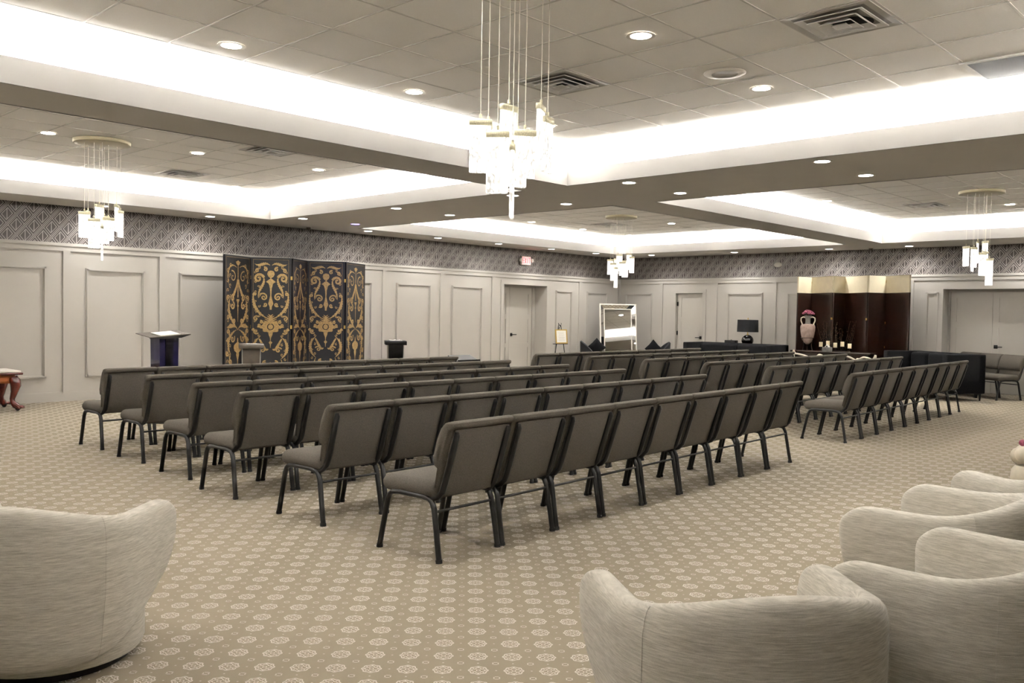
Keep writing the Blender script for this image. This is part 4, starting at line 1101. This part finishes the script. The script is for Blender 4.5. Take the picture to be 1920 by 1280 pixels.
o = mb.build('petals', M['pink'], t); o['kind'] = 'stuff'
mb = MB()
for k in range(16):
    a = k * 2 * PI / 16; r = .10 * (.4 + .6 * (k % 3) / 2); mb.tube([(.018 * math.cos(a), .018 * math.sin(a), -.02), (r * math.cos(a), r * math.sin(a), .09)], .003, 5)
mb.build('stems', M['twig'], t)
# branching candle holder
t = thing('candle_holder', 'dark branching candle holder with beaded twigs before the brown screen', 'candle holder', (17.72, 7.585, .745))
MB().rbox(-.05, .05, -.30, .30, 0, .015, .005, 1).build('base', M['twig'], t)
cy = [.305, .155, .0, -.15, -.30]; cz = [.085, .112, .078, .105, .072]
for k in range(5):
    mb = MB(); mb.tube([(0, cy[k] * .8, .012), (0, cy[k], cz[k] * .5), (0, cy[k], cz[k])], .006, 6); mb.lathe([(.001, 0), (.04, 0), (.044, .008), (.001, .008)], 16, 0, cy[k], 0, False, T(0, 0, cz[k] - .006)); mb.build('candle_cup', M['twig'], t)
rnd = random.Random(11)
for k in range(16):
    y0 = -.30 + .04 * k + rnd.uniform(-.015, .015); y1 = y0 * 1.35 + rnd.uniform(-.10, .10); h = rnd.uniform(.40, .66); x0 = .045 + rnd.uniform(-.01, .01)
    mb = MB(); mid = (x0 + .01, (y0 + y1) / 2 + rnd.uniform(-.03, .03), h * .5)
    mb.tube([(x0 - .02, y0 * .9, .01), mid, (x0 + rnd.uniform(-.02, .03), y1, h)], [.004, .003, .0015], 5); tw = mb.build('twig', M['twig'], t)
    mb = MB()
    for j in range(7):
        q = .35 + .65 * j / 6; mb.ball((x0 + rnd.uniform(-.02, .02), y0 + (y1 - y0) * q + rnd.uniform(-.03, .03), h * q + rnd.uniform(-.02, .02)), .0065, 6)
    mb.build('beads', M['bead'], tw)
for k in range(5):
    c_ = thing('pillar_candle', 'cream pillar candle on the branching holder, %s of the five' % ['leftmost', 'second from left, behind the tissue', 'middle', 'fourth from left', 'rightmost'][k], 'candle', (17.72, 7.585 + cy[k], .745 + cz[k] + .003), 0, 'cream pillar candles')
    MB().lathe([(.001, 0), (.036, 0), (.036, .092), (.032, .096), (.001, .090)], 20, cap=False).build('wax', M['cream'], c_)
    MB().tube([(0, 0, .088), (.002, 0, .108)], .0015, 5).build('wick', M['iron'], c_)
t = thing('tissue_box', 'grey tissue box with a white tissue sticking out', 'tissue box', (17.60, 7.70, .745))
MB().rbox(-.06, .06, -.085, .085, 0, .085, .006, 2).build('box_body', M['ventgrey' if 0 else 'claygrey'], t)
mb = MB(); vs = []
for i in range(7):
    for j in range(7):
        u, v = i / 6 - .5, j / 6 - .5; vs.append((.03 * math.sin(v * 6) * u, v * .10 + .02 * u, .085 + (.5 - abs(v)) * .14 * (1 - abs(u) * .7) + .01 * math.sin(u * 9)))
mb.add(vs, [(i * 7 + j, (i + 1) * 7 + j, (i + 1) * 7 + j + 1, i * 7 + j + 1) for i in range(6) for j in range(6)], 0, True); mb.build('tissue', M['paper'], t)

# settee with a white carved crest rail in front of the console (crest seen above the chair backs)
t = thing('carved_settee', 'black settee with a curling white carved crest rail behind the right block', 'settee', (16.2, 6.96, 0), 0)
def crest(y):   # local height of the crest along y (-.78 .. .78)
    pass
mb = MB()
def crestpts(P, n=14):
    out = []
    for k in range(len(P) - 1):
        p0 = P[max(k - 1, 0)]; p1 = P[k]; p2 = P[k + 1]; p3 = P[min(k + 2, len(P) - 1)]
        for i in range(n):
            s_ = i / n; out.append(tuple(.5 * ((2 * p1[q]) + (-p0[q] + p2[q]) * s_ + (2 * p0[q] - 5 * p1[q] + 4 * p2[q] - p3[q]) * s_ * s_ + (-p0[q] + 3 * p1[q] - 3 * p2[q] + p3[q]) * s_ ** 3) for q in (0, 1)))
    out.append(P[-1]); return out
for sg, P in ((1, [(.80, .80), (.77, .735), (.70, .72), (.55, .69), (.43, .645), (.36, .66), (.28, .725), (.20, .70)]), (1, [(.16, .64), (.02, .70), (-.10, .72), (-.20, .725), (-.32, .70), (-.43, .645), (-.47, .64)]), (1, [(-.42, .64), (-.50, .68), (-.57, .715), (-.66, .70), (-.72, .68), (-.755, .70), (-.785, .765)])):
    pts = crestpts(P, 6); mb.tube([(0, y, z) for y, z in pts], .0185, 8)
mb.ball((0, -.46, .665), .035, 10, 0, (1, 1, .9)); mb.ball((0, .28, .71), .028, 10)
mb.tube([(0, .80, .80), (0, .79, .60), (0, .77, .35)], .02); mb.tube([(0, -.785, .765), (0, -.78, .60), (0, -.77, .35)], .02)
mb.build('crest_rail', M['bone'], t)
MB().rbox(-.02, .02, -.75, .75, .38, .635, .015, 2).build('back', M['black'], t)
MB().rbox(-.55, .02, -.76, .76, .27, .40, .03, 2).build('seat', M['black'], t)
for sx in (-.50, -.02):
    for sy in (-1, 1): MB().tube([(sx, sy * .73, .28), (sx + .02, sy * .75, .15), (sx, sy * .74, 0)], [.026, .018, .022]).build('leg', M['bone'], t)

# ------------------------------------------------------------------ world and colour
wd = bpy.data.worlds.new('World'); S.world = wd; wd.use_nodes = True
wd.node_tree.nodes['Background'].inputs[0].default_value = (.5, .5, .5, 1); wd.node_tree.nodes['Background'].inputs[1].default_value = .0
S.view_settings.view_transform = 'Standard'; S.view_settings.look = 'None'; S.view_settings.gamma = 1; S.view_settings.exposure = 1.22
S.view_settings.use_curve_mapping = False
S.cycles.adaptive_threshold = .03; S.cycles.max_bounces = 6
